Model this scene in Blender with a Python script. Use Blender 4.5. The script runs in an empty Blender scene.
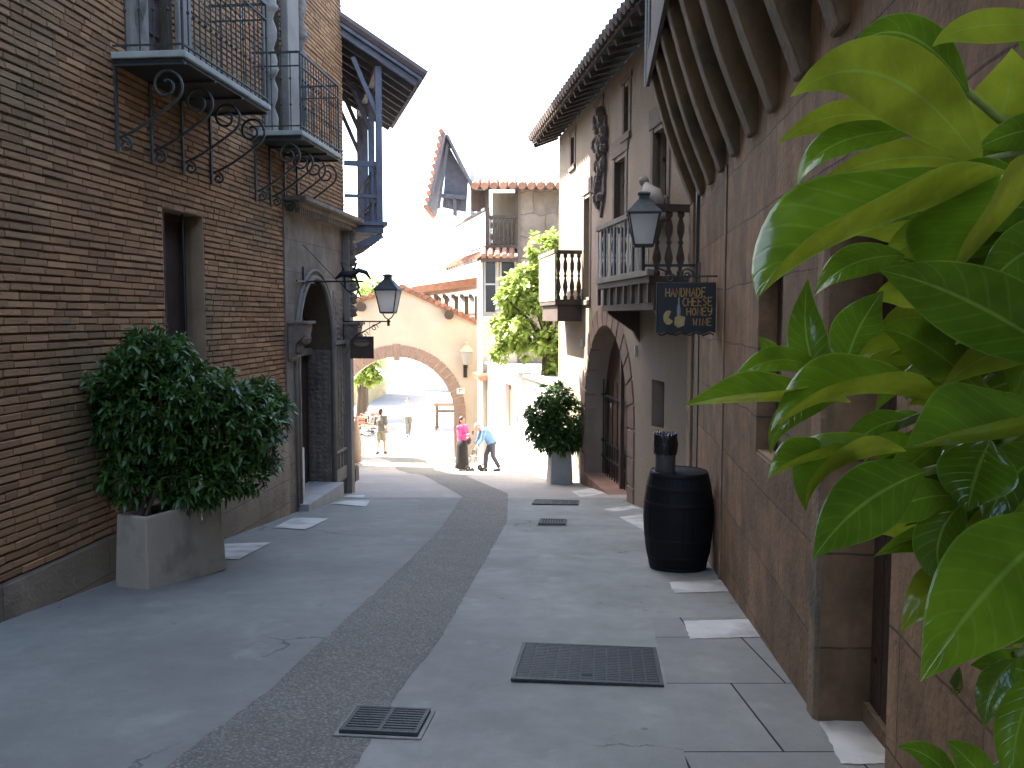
import bpy, bmesh, math, random
from mathutils import Vector, Matrix, noise
random.seed(7)
R = math.radians
SC = bpy.context.scene
COL = SC.collection

# ------------------------------------------------------------------ camera, sky, sun, exposure
FPX, PITCH, EYE = 880.0, math.atan((384-317)/880.0), 1.5
cam_d = bpy.data.cameras.new('camera'); cam = bpy.data.objects.new('camera', cam_d); COL.objects.link(cam)
cam.location = (0, 0, EYE); cam.rotation_euler = (R(90)-PITCH, 0, 0)
cam_d.sensor_width = 36; cam_d.lens = FPX/1024*36; cam_d.clip_start = .02; cam_d.clip_end = 3000
SC.camera = cam
SUN_EL, SUN_DIR = 52, (-.906, .423)          # the sun stands ahead and to the left, behind the left hand roofs
w = bpy.data.worlds.new('World'); SC.world = w; w.use_nodes = True
nt = w.node_tree; sky = nt.nodes.new('ShaderNodeTexSky'); sky.sky_type = 'NISHITA'; sky.sun_disc = False
sky.sun_elevation = R(SUN_EL); sky.sun_rotation = math.atan2(SUN_DIR[0], SUN_DIR[1]); sky.dust_density = 3.0; sky.air_density = 1.0
bg = nt.nodes['Background']; bg.inputs['Strength'].default_value = .15; nt.links.new(sky.outputs[0], bg.inputs['Color'])
sun_d = bpy.data.lights.new('sun', 'SUN'); sun_d.energy = 4.6; sun_d.angle = R(.55); sun_d.color = (1, .95, .86)
sun = bpy.data.objects.new('sun', sun_d); COL.objects.link(sun)
ce = math.cos(R(SUN_EL))
sun.rotation_euler = Vector((SUN_DIR[0]*ce, SUN_DIR[1]*ce, math.sin(R(SUN_EL)))).to_track_quat('Z', 'Y').to_euler()
SC.view_settings.view_transform = 'Standard'; SC.view_settings.look = 'None'
SC.view_settings.exposure = 3.05; SC.view_settings.gamma = 1; SC.view_settings.use_curve_mapping = False

# ------------------------------------------------------------------ measuring helpers
def ray(u, v):
    x = (u-512)/FPX; y = (384-v)/FPX
    return Vector((x, math.cos(PITCH)+y*math.sin(PITCH), -math.sin(PITCH)+y*math.cos(PITCH)))
PROFILE = [(-400, 2.0), (-12, 1.14), (0, 0), (14, -1.33), (18.5, -1.85), (22, -2.45), (26, -3.06), (29, -3.36), (32, -3.52), (36, -3.6), (60, -3.7), (900, -3.7)]
def gz(Y):
    for (a, b), (c, d) in zip(PROFILE, PROFILE[1:]):
        if Y <= c: return b+(d-b)*(Y-a)/(c-a)
    return PROFILE[-1][1]
def G(u, v):
    d = ray(u, v); lo, hi = .3, 120
    for _ in range(60):
        m = (lo+hi)/2
        if EYE+d.z*m > gz(d.y*m): lo = m
        else: hi = m
    p = d*lo; return Vector((p.x, p.y, gz(p.y)))
def AT(u, v, Y):
    d = ray(u, v); d = d*(Y/d.y); return Vector((d.x, d.y, d.z+EYE))

# ------------------------------------------------------------------ objects
def tag(o, label=None, cat=None, group=None, kind=None):
    if label: o['label'] = label
    if cat: o['category'] = cat
    if group: o['group'] = group
    if kind: o['kind'] = kind
    return o
def thing(name, label, cat, loc=(0, 0, 0), rz=0, group=None):
    o = bpy.data.objects.new(name, None); COL.objects.link(o); o.empty_display_size = .1
    o.location = loc; o.rotation_euler = (0, 0, rz)
    return tag(o, label, cat, group)
def kids(o): return [c for c in COL.objects if c.parent == o]
def copy_tree(o, parent=None):
    c = o.copy(); COL.objects.link(c)
    if parent: c.parent = parent
    for k in kids(o): copy_tree(k, c)
    return c
class MB:
    def __init__(s): s.v = []; s.f = []; s.c = None
    def add(s, vs, fs):
        b = len(s.v); s.v += [tuple(p) for p in vs]; s.f += [tuple(b+i for i in f) for f in fs]; return s
    def box(s, x0, x1, y0, y1, z0, z1):
        if x0 > x1: x0, x1 = x1, x0
        if y0 > y1: y0, y1 = y1, y0
        if z0 > z1: z0, z1 = z1, z0
        return s.add([(x0,y0,z0),(x1,y0,z0),(x1,y1,z0),(x0,y1,z0),(x0,y0,z1),(x1,y0,z1),(x1,y1,z1),(x0,y1,z1)],
                     [(0,3,2,1),(4,5,6,7),(0,1,5,4),(1,2,6,5),(2,3,7,6),(3,0,4,7)])
    def beam(s, a, b, w, h, up=(0,0,1)):
        a = Vector(a); b = Vector(b); d = (b-a).normalized(); u = Vector(up); sd = d.cross(u)
        if sd.length < 1e-4: sd = d.cross(Vector((1,0,0)))
        sd.normalize(); u = sd.cross(d); sd *= w/2; u *= h/2
        vs = [a-sd-u, a+sd-u, a+sd+u, a-sd+u, b-sd-u, b+sd-u, b+sd+u, b-sd+u]
        return s.add(vs, [(0,1,2,3),(7,6,5,4),(0,4,5,1),(1,5,6,2),(2,6,7,3),(3,7,4,0)])
    def prism(s, poly, axis, a, b):
        # poly of 2D points in the two axes other than `axis`
        def P(p, t):
            if axis == 'x': return (t, p[0], p[1])
            if axis == 'y': return (p[0], t, p[1])
            return (p[0], p[1], t)
        n = len(poly); vs = [P(p, a) for p in poly]+[P(p, b) for p in poly]
        return s.add(vs, [tuple(range(n)), tuple(range(2*n-1, n-1, -1))]+[(i, i+n, (i+1) % n+n, (i+1) % n) for i in range(n)])
    def tube(s, pts, r, n=8, cap=True):
        pts = [Vector(p) for p in pts]; m = len(pts); rs = r if isinstance(r, (list, tuple)) else [r]*m
        d0 = (pts[1]-pts[0]).normalized(); side = d0.cross(Vector((0,0,1)))
        if side.length < .05: side = d0.cross(Vector((1,0,0)))
        side.normalize(); vs = []
        for i, p in enumerate(pts):
            d = (pts[min(i+1, m-1)]-pts[max(i-1, 0)]).normalized()
            side = (side-d*side.dot(d)); side.normalize(); up = d.cross(side)
            for k in range(n):
                a = 2*math.pi*k/n; vs.append(p+(side*math.cos(a)+up*math.sin(a))*rs[i])
        fs = [(i*n+k, i*n+(k+1) % n, (i+1)*n+(k+1) % n, (i+1)*n+k) for i in range(m-1) for k in range(n)]
        if cap: fs += [tuple(range(n-1, -1, -1)), tuple(range((m-1)*n, m*n))]
        return s.add(vs, fs)
    def lathe(s, prof, c=(0,0,0), n=16, sq=1, rot=0, axis='z'):
        vs = []
        for r, z in prof:
            for k in range(n):
                a = 2*math.pi*k/n+rot
                if axis == 'z': vs.append((c[0]+r*math.cos(a), c[1]+r*sq*math.sin(a), c[2]+z))
                elif axis == 'y': vs.append((c[0]+r*math.cos(a), c[1]+z, c[2]+r*math.sin(a)))
                else: vs.append((c[0]+z, c[1]+r*math.cos(a), c[2]+r*math.sin(a)))
        m = len(prof)
        fs = [(i*n+k, i*n+(k+1) % n, (i+1)*n+(k+1) % n, (i+1)*n+k) for i in range(m-1) for k in range(n)]
        fs += [tuple(range(n-1, -1, -1)), tuple(range((m-1)*n, m*n))]
        return s.add(vs, fs)
    def ell(s, c, r, n=12, m=8, rot=None):
        vs = [] ; c = Vector(c)
        for i in range(m+1):
            t = math.pi*i/m
            for k in range(n):
                a = 2*math.pi*k/n; p = Vector((r[0]*math.sin(t)*math.cos(a), r[1]*math.sin(t)*math.sin(a), r[2]*math.cos(t)))
                if rot: p = rot @ p
                vs.append(c+p)
        return s.add(vs, [(i*n+k, (i+1)*n+k, (i+1)*n+(k+1) % n, i*n+(k+1) % n) for i in range(m) for k in range(n)])
    def mesh(s, name):
        me = bpy.data.meshes.new(name); me.from_pydata(s.v, [], s.f); me.validate(); me.update(); return me
    def build(s, name, mat, parent=None, smooth=False, bevel=0, label=None, fixn=True):
        me = s.mesh(name)
        if fixn:
            bm = bmesh.new(); bm.from_mesh(me)
            bmesh.ops.remove_doubles(bm, verts=bm.verts, dist=1e-5)
            bmesh.ops.recalc_face_normals(bm, faces=bm.faces); bm.to_mesh(me); bm.free()
        o = bpy.data.objects.new(name, me); COL.objects.link(o)
        if mat: me.materials.append(mat)
        if smooth: me.polygons.foreach_set('use_smooth', [True]*len(me.polygons))
        if parent: o.parent = parent
        if bevel:
            b = o.modifiers.new('bevel', 'BEVEL'); b.width = bevel; b.segments = 2; b.limit_method = 'ANGLE'; b.angle_limit = R(40)
        if label: o['label'] = label
        return o
def remeshed(mb, name, mat, parent, voxel, smooth_it=6, label=None):
    o = mb.build('tmp', None, None)
    m = o.modifiers.new('r', 'REMESH'); m.mode = 'VOXEL'; m.voxel_size = voxel
    sm = o.modifiers.new('s', 'SMOOTH'); sm.factor = .5; sm.iterations = smooth_it
    dg = bpy.context.evaluated_depsgraph_get(); dg.update()
    me = bpy.data.meshes.new_from_object(o.evaluated_get(dg)); bpy.data.objects.remove(o)
    me.name = name; n = bpy.data.objects.new(name, me); COL.objects.link(n); me.materials.clear(); me.materials.append(mat)
    me.polygons.foreach_set('use_smooth', [True]*len(me.polygons)); n.parent = parent
    if label: n['label'] = label
    return n

# ------------------------------------------------------------------ materials
def mat(name, col, rough=.8, col2=None, nscale=3, mix=.5, bump=.3, bscale=40, metal=0, stain=None, stain_scale=.8, spec=.5, detail=6, streak=False, island=0):
    m = bpy.data.materials.new(name); m.use_nodes = True; t = m.node_tree; n = t.nodes; l = t.links
    p = n['Principled BSDF']; p.inputs['Roughness'].default_value = rough; p.inputs['Metallic'].default_value = metal
    p.inputs['Specular IOR Level'].default_value = spec
    tc = n.new('ShaderNodeTexCoord'); src = tc.outputs['Object']
    def ns(sc, d=detail, vec=None):
        q = n.new('ShaderNodeTexNoise'); q.inputs['Scale'].default_value = sc; q.inputs['Detail'].default_value = d; l.new(vec or src, q.inputs['Vector']); return q.outputs['Fac']
    def ramp(f, a, b):
        q = n.new('ShaderNodeMapRange'); q.inputs[1].default_value = a; q.inputs[2].default_value = b; l.new(f, q.inputs[0]); return q.outputs[0]
    def mx(f, a, b, mode='MIX'):
        q = n.new('ShaderNodeMix'); q.data_type = 'RGBA'; q.blend_type = mode
        if isinstance(f, float): q.inputs[0].default_value = f
        else: l.new(f, q.inputs[0])
        for i, c in ((6, a), (7, b)):
            if isinstance(c, tuple): q.inputs[i].default_value = (*c, 1)
            else: l.new(c, q.inputs[i])
        return q.outputs[2]
    col2 = col2 or tuple(c*.6 for c in col)
    c = mx(ramp(ns(nscale), .5-mix*.5, .5+mix*.5), col2, col)
    if stain:
        v = None
        if streak:
            mp = n.new('ShaderNodeMapping'); mp.inputs['Scale'].default_value = (4, 4, .5); l.new(src, mp.inputs[0]); v = mp.outputs[0]
        c = mx(ramp(ns(stain_scale, 8, v), .5, .68), c, stain)
    if island:
        g = n.new('ShaderNodeNewGeometry'); hsv = n.new('ShaderNodeHueSaturation'); l.new(c, hsv.inputs['Color'])
        q = n.new('ShaderNodeMapRange'); q.inputs[3].default_value = 1-island; q.inputs[4].default_value = 1+island
        l.new(g.outputs['Random Per Island'], q.inputs[0]); l.new(q.outputs[0], hsv.inputs['Value']); c = hsv.outputs[0]
    l.new(c, p.inputs['Base Color'])
    if bump:
        b = n.new('ShaderNodeBump'); b.inputs['Strength'].default_value = bump; b.inputs['Distance'].default_value = .02
        l.new(ns(bscale, 5), b.inputs['Height']); l.new(b.outputs[0], p.inputs['Normal'])
    m['_'] = 1
    return m
def block_mat(name, c1, c2, mortar, w_, h_, msize=.01, rough=.9, plane='yz', bump=.5, off=.5, stain=None, nz=3, streaks=0, dist=.02, mblend=.2):
    m = bpy.data.materials.new(name); m.use_nodes = True; t = m.node_tree; n = t.nodes; l = t.links
    p = n['Principled BSDF']; p.inputs['Roughness'].default_value = rough; p.inputs['Specular IOR Level'].default_value = .3
    tc = n.new('ShaderNodeTexCoord'); sp = n.new('ShaderNodeSeparateXYZ'); l.new(tc.outputs['Object'], sp.inputs[0])
    cb = n.new('ShaderNodeCombineXYZ'); a, b = plane
    l.new(sp.outputs[a.upper()], cb.inputs[0]); l.new(sp.outputs[b.upper()], cb.inputs[1])
    wob = n.new('ShaderNodeTexNoise'); wob.inputs['Scale'].default_value = 2.2; wob.inputs['Detail'].default_value = 3; l.new(tc.outputs['Object'], wob.inputs['Vector'])
    vm = n.new('ShaderNodeVectorMath'); vm.operation = 'MULTIPLY_ADD'; l.new(wob.outputs['Color'], vm.inputs[0]); vm.inputs[1].default_value = (dist,)*3; l.new(cb.outputs[0], vm.inputs[2])
    br = n.new('ShaderNodeTexBrick'); l.new(vm.outputs[0], br.inputs['Vector']); br.offset = off
    br.inputs['Color1'].default_value = (*c1, 1); br.inputs['Color2'].default_value = (*c2, 1); br.inputs['Mortar'].default_value = (*mortar, 1)
    br.inputs['Scale'].default_value = 1; br.inputs['Brick Width'].default_value = w_; br.inputs['Row Height'].default_value = h_
    br.inputs['Mortar Size'].default_value = msize; br.inputs['Mortar Smooth'].default_value = mblend
    no = n.new('ShaderNodeTexNoise'); no.inputs['Scale'].default_value = nz; no.inputs['Detail'].default_value = 9; no.inputs['Roughness'].default_value = .65; l.new(tc.outputs['Object'], no.inputs['Vector'])
    mr = n.new('ShaderNodeMapRange'); mr.inputs[1].default_value = .3; mr.inputs[2].default_value = .7; mr.inputs[3].default_value = .5; mr.inputs[4].default_value = 1.25; l.new(no.outputs['Fac'], mr.inputs[0])
    hs = n.new('ShaderNodeHueSaturation'); l.new(br.outputs['Color'], hs.inputs['Color']); l.new(mr.outputs[0], hs.inputs['Value'])
    c = hs.outputs[0]
    if stain or streaks:
        mp = n.new('ShaderNodeMapping'); l.new(tc.outputs['Object'], mp.inputs[0]); mp.inputs['Scale'].default_value = (9, 9, .35) if streaks else (1, 1, 1)
        sn = n.new('ShaderNodeTexNoise'); sn.inputs['Scale'].default_value = 1; sn.inputs['Detail'].default_value = 6; l.new(mp.outputs[0], sn.inputs['Vector'])
        s2 = n.new('ShaderNodeMapRange'); s2.inputs[1].default_value = .5; s2.inputs[2].default_value = .68; s2.inputs[4].default_value = .75; l.new(sn.outputs['Fac'], s2.inputs[0])
        q = n.new('ShaderNodeMix'); q.data_type = 'RGBA'; l.new(s2.outputs[0], q.inputs[0]); l.new(c, q.inputs[6]); q.inputs[7].default_value = (*(stain or (.1,.08,.06)), 1); c = q.outputs[2]
    l.new(c, p.inputs['Base Color'])
    fn = n.new('ShaderNodeTexNoise'); fn.inputs['Scale'].default_value = 28; fn.inputs['Detail'].default_value = 6; l.new(tc.outputs['Object'], fn.inputs['Vector'])
    ad = n.new('ShaderNodeMath'); ad.operation = 'MULTIPLY_ADD'; l.new(br.outputs['Fac'], ad.inputs[0]); ad.inputs[1].default_value = -1; l.new(fn.outputs['Fac'], ad.inputs[2])
    bp = n.new('ShaderNodeBump'); bp.inputs['Strength'].default_value = bump; bp.inputs['Distance'].default_value = .015; l.new(ad.outputs[0], bp.inputs['Height']); l.new(bp.outputs[0], p.inputs['Normal'])
    return m
def leaf_mat(name, top, under, rough=.25, trans=.25, vary=.25, veins=False):
    m = bpy.data.materials.new(name); m.use_nodes = True; t = m.node_tree; n = t.nodes; l = t.links
    p = n['Principled BSDF']; out = n['Material Output']
    g = n.new('ShaderNodeNewGeometry'); mx = n.new('ShaderNodeMix'); mx.data_type = 'RGBA'; l.new(g.outputs['Backfacing'], mx.inputs[0])
    mx.inputs[6].default_value = (*top, 1); mx.inputs[7].default_value = (*under, 1)
    hs = n.new('ShaderNodeHueSaturation'); mr = n.new('ShaderNodeMapRange'); mr.inputs[3].default_value = 1-vary; mr.inputs[4].default_value = 1+vary
    l.new(g.outputs['Random Per Island'], mr.inputs[0]); l.new(mr.outputs[0], hs.inputs['Value']); l.new(mx.outputs[2], hs.inputs['Color'])
    c = hs.outputs[0]
    if veins:
        at = n.new('ShaderNodeUVMap'); sp = n.new('ShaderNodeSeparateXYZ'); l.new(at.outputs[0], sp.inputs[0])
        # u across (-.. 0..1), v along; side veins run obliquely from the midrib
        ab = n.new('ShaderNodeMath'); ab.operation = 'SUBTRACT'; l.new(sp.outputs['X'], ab.inputs[0]); ab.inputs[1].default_value = .5
        a2 = n.new('ShaderNodeMath'); a2.operation = 'ABSOLUTE'; l.new(ab.outputs[0], a2.inputs[0])
        a3 = n.new('ShaderNodeMath'); a3.operation = 'MULTIPLY_ADD'; l.new(a2.outputs[0], a3.inputs[0]); a3.inputs[1].default_value = -.35; l.new(sp.outputs['Y'], a3.inputs[2])
        wv = n.new('ShaderNodeMath'); wv.operation = 'MULTIPLY'; l.new(a3.outputs[0], wv.inputs[0]); wv.inputs[1].default_value = 62
        sn = n.new('ShaderNodeMath'); sn.operation = 'SINE'; l.new(wv.outputs[0], sn.inputs[0])
        pw = n.new('ShaderNodeMapRange'); pw.inputs[1].default_value = .75; pw.inputs[2].default_value = 1; l.new(sn.outputs[0], pw.inputs[0])
        mid = n.new('ShaderNodeMapRange'); mid.inputs[1].default_value = .035; mid.inputs[2].default_value = .012; l.new(a2.outputs[0], mid.inputs[0])
        edge = n.new('ShaderNodeMapRange'); edge.inputs[1].default_value = .47; edge.inputs[2].default_value = .5; l.new(a2.outputs[0], edge.inputs[0])
        ed2 = n.new('ShaderNodeMath'); ed2.operation = 'MULTIPLY'; l.new(edge.outputs[0], ed2.inputs[0]); ed2.inputs[1].default_value = .5
        md = n.new('ShaderNodeMath'); md.operation = 'MULTIPLY'; l.new(mid.outputs[0], md.inputs[0]); md.inputs[1].default_value = .6
        mm = n.new('ShaderNodeMath'); mm.operation = 'MAXIMUM'; l.new(md.outputs[0], mm.inputs[0]); l.new(ed2.outputs[0], mm.inputs[1])
        v2 = n.new('ShaderNodeMath'); v2.operation = 'MULTIPLY'; l.new(pw.outputs[0], v2.inputs[0]); v2.inputs[1].default_value = .14
        mm2 = n.new('ShaderNodeMath'); mm2.operation = 'MAXIMUM'; l.new(mm.outputs[0], mm2.inputs[0]); l.new(v2.outputs[0], mm2.inputs[1])
        q = n.new('ShaderNodeMix'); q.data_type = 'RGBA'; l.new(mm2.outputs[0], q.inputs[0]); l.new(c, q.inputs[6]); q.inputs[7].default_value = (.30, .44, .07, 1); c = q.outputs[2]
        no = n.new('ShaderNodeTexNoise'); no.inputs['Scale'].default_value = 22; no.inputs['Detail'].default_value = 4
        tc = n.new('ShaderNodeTexCoord'); l.new(tc.outputs['Object'], no.inputs['Vector'])
        h = n.new('ShaderNodeMapRange'); h.inputs[1].default_value = .3; h.inputs[2].default_value = .7; h.inputs[3].default_value = .65; h.inputs[4].default_value = 1.2; l.new(no.outputs['Fac'], h.inputs[0])
        hs2 = n.new('ShaderNodeHueSaturation'); l.new(c, hs2.inputs['Color']); l.new(h.outputs[0], hs2.inputs['Value']); c = hs2.outputs[0]
        bh = n.new('ShaderNodeMath'); bh.operation = 'MULTIPLY_ADD'; l.new(mm2.outputs[0], bh.inputs[0]); bh.inputs[1].default_value = -.8; l.new(no.outputs['Fac'], bh.inputs[2])
        bp = n.new('ShaderNodeBump'); bp.inputs['Strength'].default_value = .35; bp.inputs['Distance'].default_value = .003; l.new(bh.outputs[0], bp.inputs['Height']); l.new(bp.outputs[0], p.inputs['Normal'])
    l.new(c, p.inputs['Base Color']); p.inputs['Roughness'].default_value = rough
    tr = n.new('ShaderNodeBsdfTranslucent'); l.new(c, tr.inputs['Color']); ms = n.new('ShaderNodeMixShader'); ms.inputs[0].default_value = trans
    l.new(p.outputs[0], ms.inputs[1]); l.new(tr.outputs[0], ms.inputs[2]); l.new(ms.outputs[0], out.inputs['Surface'])
    return m

M = {}
M['brick'] = mat('brick', (.42,.235,.115), .92, (.29,.16,.08), 1.6, .6, .6, 60, stain=(.24,.165,.09), stain_scale=.7, island=.22, spec=.2)
M['mortar'] = mat('mortar', (.13,.09,.052), .95, (.09,.065,.04), 12, .5, .5, 70)
M['brickwall'] = block_mat('brick_wall', (.30,.18,.11), (.20,.12,.08), (.09,.07,.05), .25, .07, .012)
M['plinth'] = block_mat('plinth_stone', (.33,.26,.18), (.27,.21,.15), (.13,.10,.075), 1.3, .3, .004, stain=(.09,.085,.055), nz=2)
M['ashlar'] = block_mat('ashlar', (.25,.205,.15), (.19,.155,.115), (.14,.12,.10), .7, .42, .006, stain=(.15,.13,.11), nz=2.5)
M['palestone'] = mat('pale_stone', (.26,.225,.175), .85, (.20,.175,.14), 5, .5, .5, 35, stain=(.16,.15,.13), stain_scale=2)
M['carved'] = mat('carved_stone', (.25,.20,.15), .9, (.14,.11,.09), 16, .5, 1.0, 22, stain=(.12,.10,.08), stain_scale=3)
M['blockwall'] = block_mat('block_wall', (.32,.195,.105), (.20,.125,.07), (.11,.076,.046), .66, .44, .006, stain=(.17,.12,.07), bump=.5, streaks=1, nz=3.2, dist=.05)
M['pier'] = mat('pier_stone', (.29,.18,.10), .92, (.20,.145,.09), 3.5, .6, .7, 30, stain=(.10,.09,.07), stain_scale=2.4)
M['plaster'] = mat('aged_plaster', (.28,.22,.155), .92, (.21,.165,.115), 1.8, .6, .5, 24, stain=(.26,.20,.165), stain_scale=.9)
M['quoin'] = mat('window_stone', (.17,.13,.10), .92, (.12,.095,.08), 3, .6, .6, 22)
M['archstone'] = mat('arch_stone', (.23,.15,.11), .92, (.15,.10,.075), 5, .6, .6, 30, island=.12)
M['cream'] = mat('cream_plaster', (.56,.48,.37), .9, (.47,.39,.29), 1.2, .6, .3, 14)
M['white'] = mat('white_plaster', (.78,.75,.70), .9, (.70,.67,.62), 1.5, .5, .2, 16)
M['voussoir'] = mat('voussoir', (.30,.205,.155), .9, (.24,.16,.12), 6, .5, .3, 18, island=.15)
M['stonewall'] = block_mat('far_stone', (.27,.21,.16), (.18,.14,.11), (.14,.11,.09), .8, .7, .02, plane='xz', stain=(.15,.12,.09), nz=1.6, dist=.3)
M['wood'] = mat('dark_wood', (.085,.052,.034), .7, (.042,.027,.019), 7, .6, .5, 30)
M['ribwood'] = mat('weathered_bracket', (.21,.14,.08), .9, (.14,.10,.06), 6, .6, .8, 26, stain=(.08,.065,.045), stain_scale=2.5)
M['soffit'] = mat('soffit_boards', (.085,.062,.045), .9, (.045,.035,.03), 5, .6, .6, 30)
M['greywood'] = mat('grey_wood', (.19,.195,.22), .85, (.12,.12,.14), 6, .6, .5, 30)
M['doorwood'] = mat('door_wood', (.085,.045,.035), .7, (.05,.028,.022), 6, .5, .4, 30)
M['iron'] = mat('black_iron', (.022,.024,.024), .55, (.012,.013,.013), 20, .5, .3, 60, metal=.3)
M['greeniron'] = mat('green_grey_iron', (.045,.053,.048), .6, (.027,.032,.028), 20, .5, .3, 60, metal=.2)
M['paleiron'] = mat('pale_painted_iron', (.40,.42,.40), .6, (.30,.31,.30), 20, .5, .1, 60)
M['slab'] = mat('balcony_slab', (.40,.41,.36), .8, (.28,.30,.25), 6, .5, .3, 30)
M['tile'] = mat('roof_tile', (.36,.17,.10), .85, (.22,.11,.07), 6, .6, .4, 25, island=.25)
M['tiledark'] = mat('old_roof_tile', (.16,.11,.09), .9, (.09,.065,.055), 6, .6, .4, 25, island=.25)
M['concrete'] = mat('planter_concrete', (.46,.38,.29), .92, (.38,.31,.235), 4, .6, .6, 90, stain=(.28,.235,.18), stain_scale=3.5)
M['greycon'] = mat('grey_planter', (.42,.41,.37), .9, (.33,.32,.29), 5, .5, .5, 60)
M['barrel'] = mat('black_barrel', (.005,.007,.009), .6, (.006,.007,.009), 9, .5, .25, 30)
M['barrel'].node_tree.nodes['Principled BSDF'].inputs['Specular IOR Level'].default_value = .2
M['hoop'] = mat('barrel_hoop', (.006,.008,.010), .6, (.004,.005,.007), 9, .5, .2, 30, metal=0, spec=.25)
M['plasticbag'] = mat('black_plastic', (.012,.014,.016), .18, (.008,.009,.01), 9, .5, .6, 30)
M['pewter'] = mat('dull_pot', (.09,.08,.08), .5, (.06,.055,.055), 9, .5, .2, 30)
M['castiron'] = mat('cast_iron', (.046,.050,.050), .6, (.032,.035,.035), 14, .5, .4, 70, metal=.3)
M['glarepale'] = mat('glare_paled_metal', (.45,.38,.26), .6, (.36,.3,.2), 20, .5, .1, 60)  # far lantern's metal lightened to ochre, glare put into the colour
M['dark'] = mat('dark_void', (.008,.008,.009), .9, None, 3, .5, 0)
M['darkglass'] = mat('window_glass', (.02,.022,.028), .12, None, 3, .5, 0)
M['lampglass'] = mat('frosted_lamp_glass', (.42,.44,.46), .35, (.36,.38,.40), 3, .5, 0)
_lg = M['lampglass']; _t = _lg.node_tree; _tr = _t.nodes.new('ShaderNodeBsdfTranslucent'); _tr.inputs[0].default_value = (.85, .87, .88, 1); _ms = _t.nodes.new('ShaderNodeMixShader'); _ms.inputs[0].default_value = .9
_t.links.new(_t.nodes['Principled BSDF'].outputs[0], _ms.inputs[1]); _t.links.new(_tr.outputs[0], _ms.inputs[2]); _t.links.new(_ms.outputs[0], _t.nodes['Material Output'].inputs['Surface'])
M['signboard'] = mat('sign_board', (.014,.022,.028), .5, (.010,.015,.02), 8, .5, .2, 30)
M['gold'] = mat('gold_paint', (.52,.33,.10), .6, (.36,.17,.07), 30, .5, .1, 30)
M['cheese'] = mat('cheese_paint', (.48,.38,.16), .6, (.36,.25,.09), 30, .5, .1, 30)
M['bottle'] = mat('bottle_paint', (.30,.33,.30), .6, (.18,.2,.18), 30, .5, .1, 30)
M['inlay'] = mat('white_paving_paint', (.56,.55,.49), .85, (.42,.42,.38), 5, .6, .3, 50, stain=(.29,.285,.26), stain_scale=3.2)
M['whiteboard'] = mat('white_panel', (.6,.6,.58), .7, None, 3, .5, 0)
M['relief'] = mat('relief_stone', (.17,.14,.125), .95, (.09,.075,.07), 9, .6, 1., 22)
M['statue'] = mat('statue_stone', (.27,.235,.21), .9, (.30,.26,.23), 9, .6, .5, 22)
M['bark'] = mat('bark', (.12,.085,.055), .9, (.06,.045,.03), 10, .6, .8, 30)
M['twig'] = mat('green_twig', (.24,.30,.06), .6, (.10,.11,.04), 20, .5, .3, 50)
M['skin'] = mat('skin', (.45,.27,.19), .6, (.40,.24,.17), 8, .5, 0)
M['hair'] = mat('hair', (.05,.03,.02), .7, None, 20, .5, 0)
M['greyhair'] = mat('grey_hair', (.35,.33,.31), .7, None, 20, .5, 0)
def cloth(n, c): M[n] = mat(n, c, .9, tuple(q*.8 for q in c), 12, .5, .2, 40)
cloth('pink', (.66,.08,.24)); cloth('black', (.025,.022,.022)); cloth('blue', (.12,.23,.42)); cloth('greycloth', (.16,.15,.13)); cloth('navy', (.05,.05,.07)); cloth('whitecloth', (.6,.6,.6)); cloth('tan', (.34,.25,.17)); cloth('shorts', (.30,.28,.20)); cloth('red', (.33,.15,.09))
M['bushleaf'] = leaf_mat('shrub_leaf', (.045,.105,.018), (.09,.17,.035), .42, .2, .45)
M['treeleaf'] = leaf_mat('tree_leaf', (.28,.37,.08), (.32,.40,.10), .5, .35, .3)
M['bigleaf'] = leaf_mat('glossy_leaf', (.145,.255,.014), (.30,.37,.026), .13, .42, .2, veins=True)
M['darkleaf'] = leaf_mat('deep_leaf', (.11,.21,.013), (.25,.32,.025), .12, .30, .25, veins=True)

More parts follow.
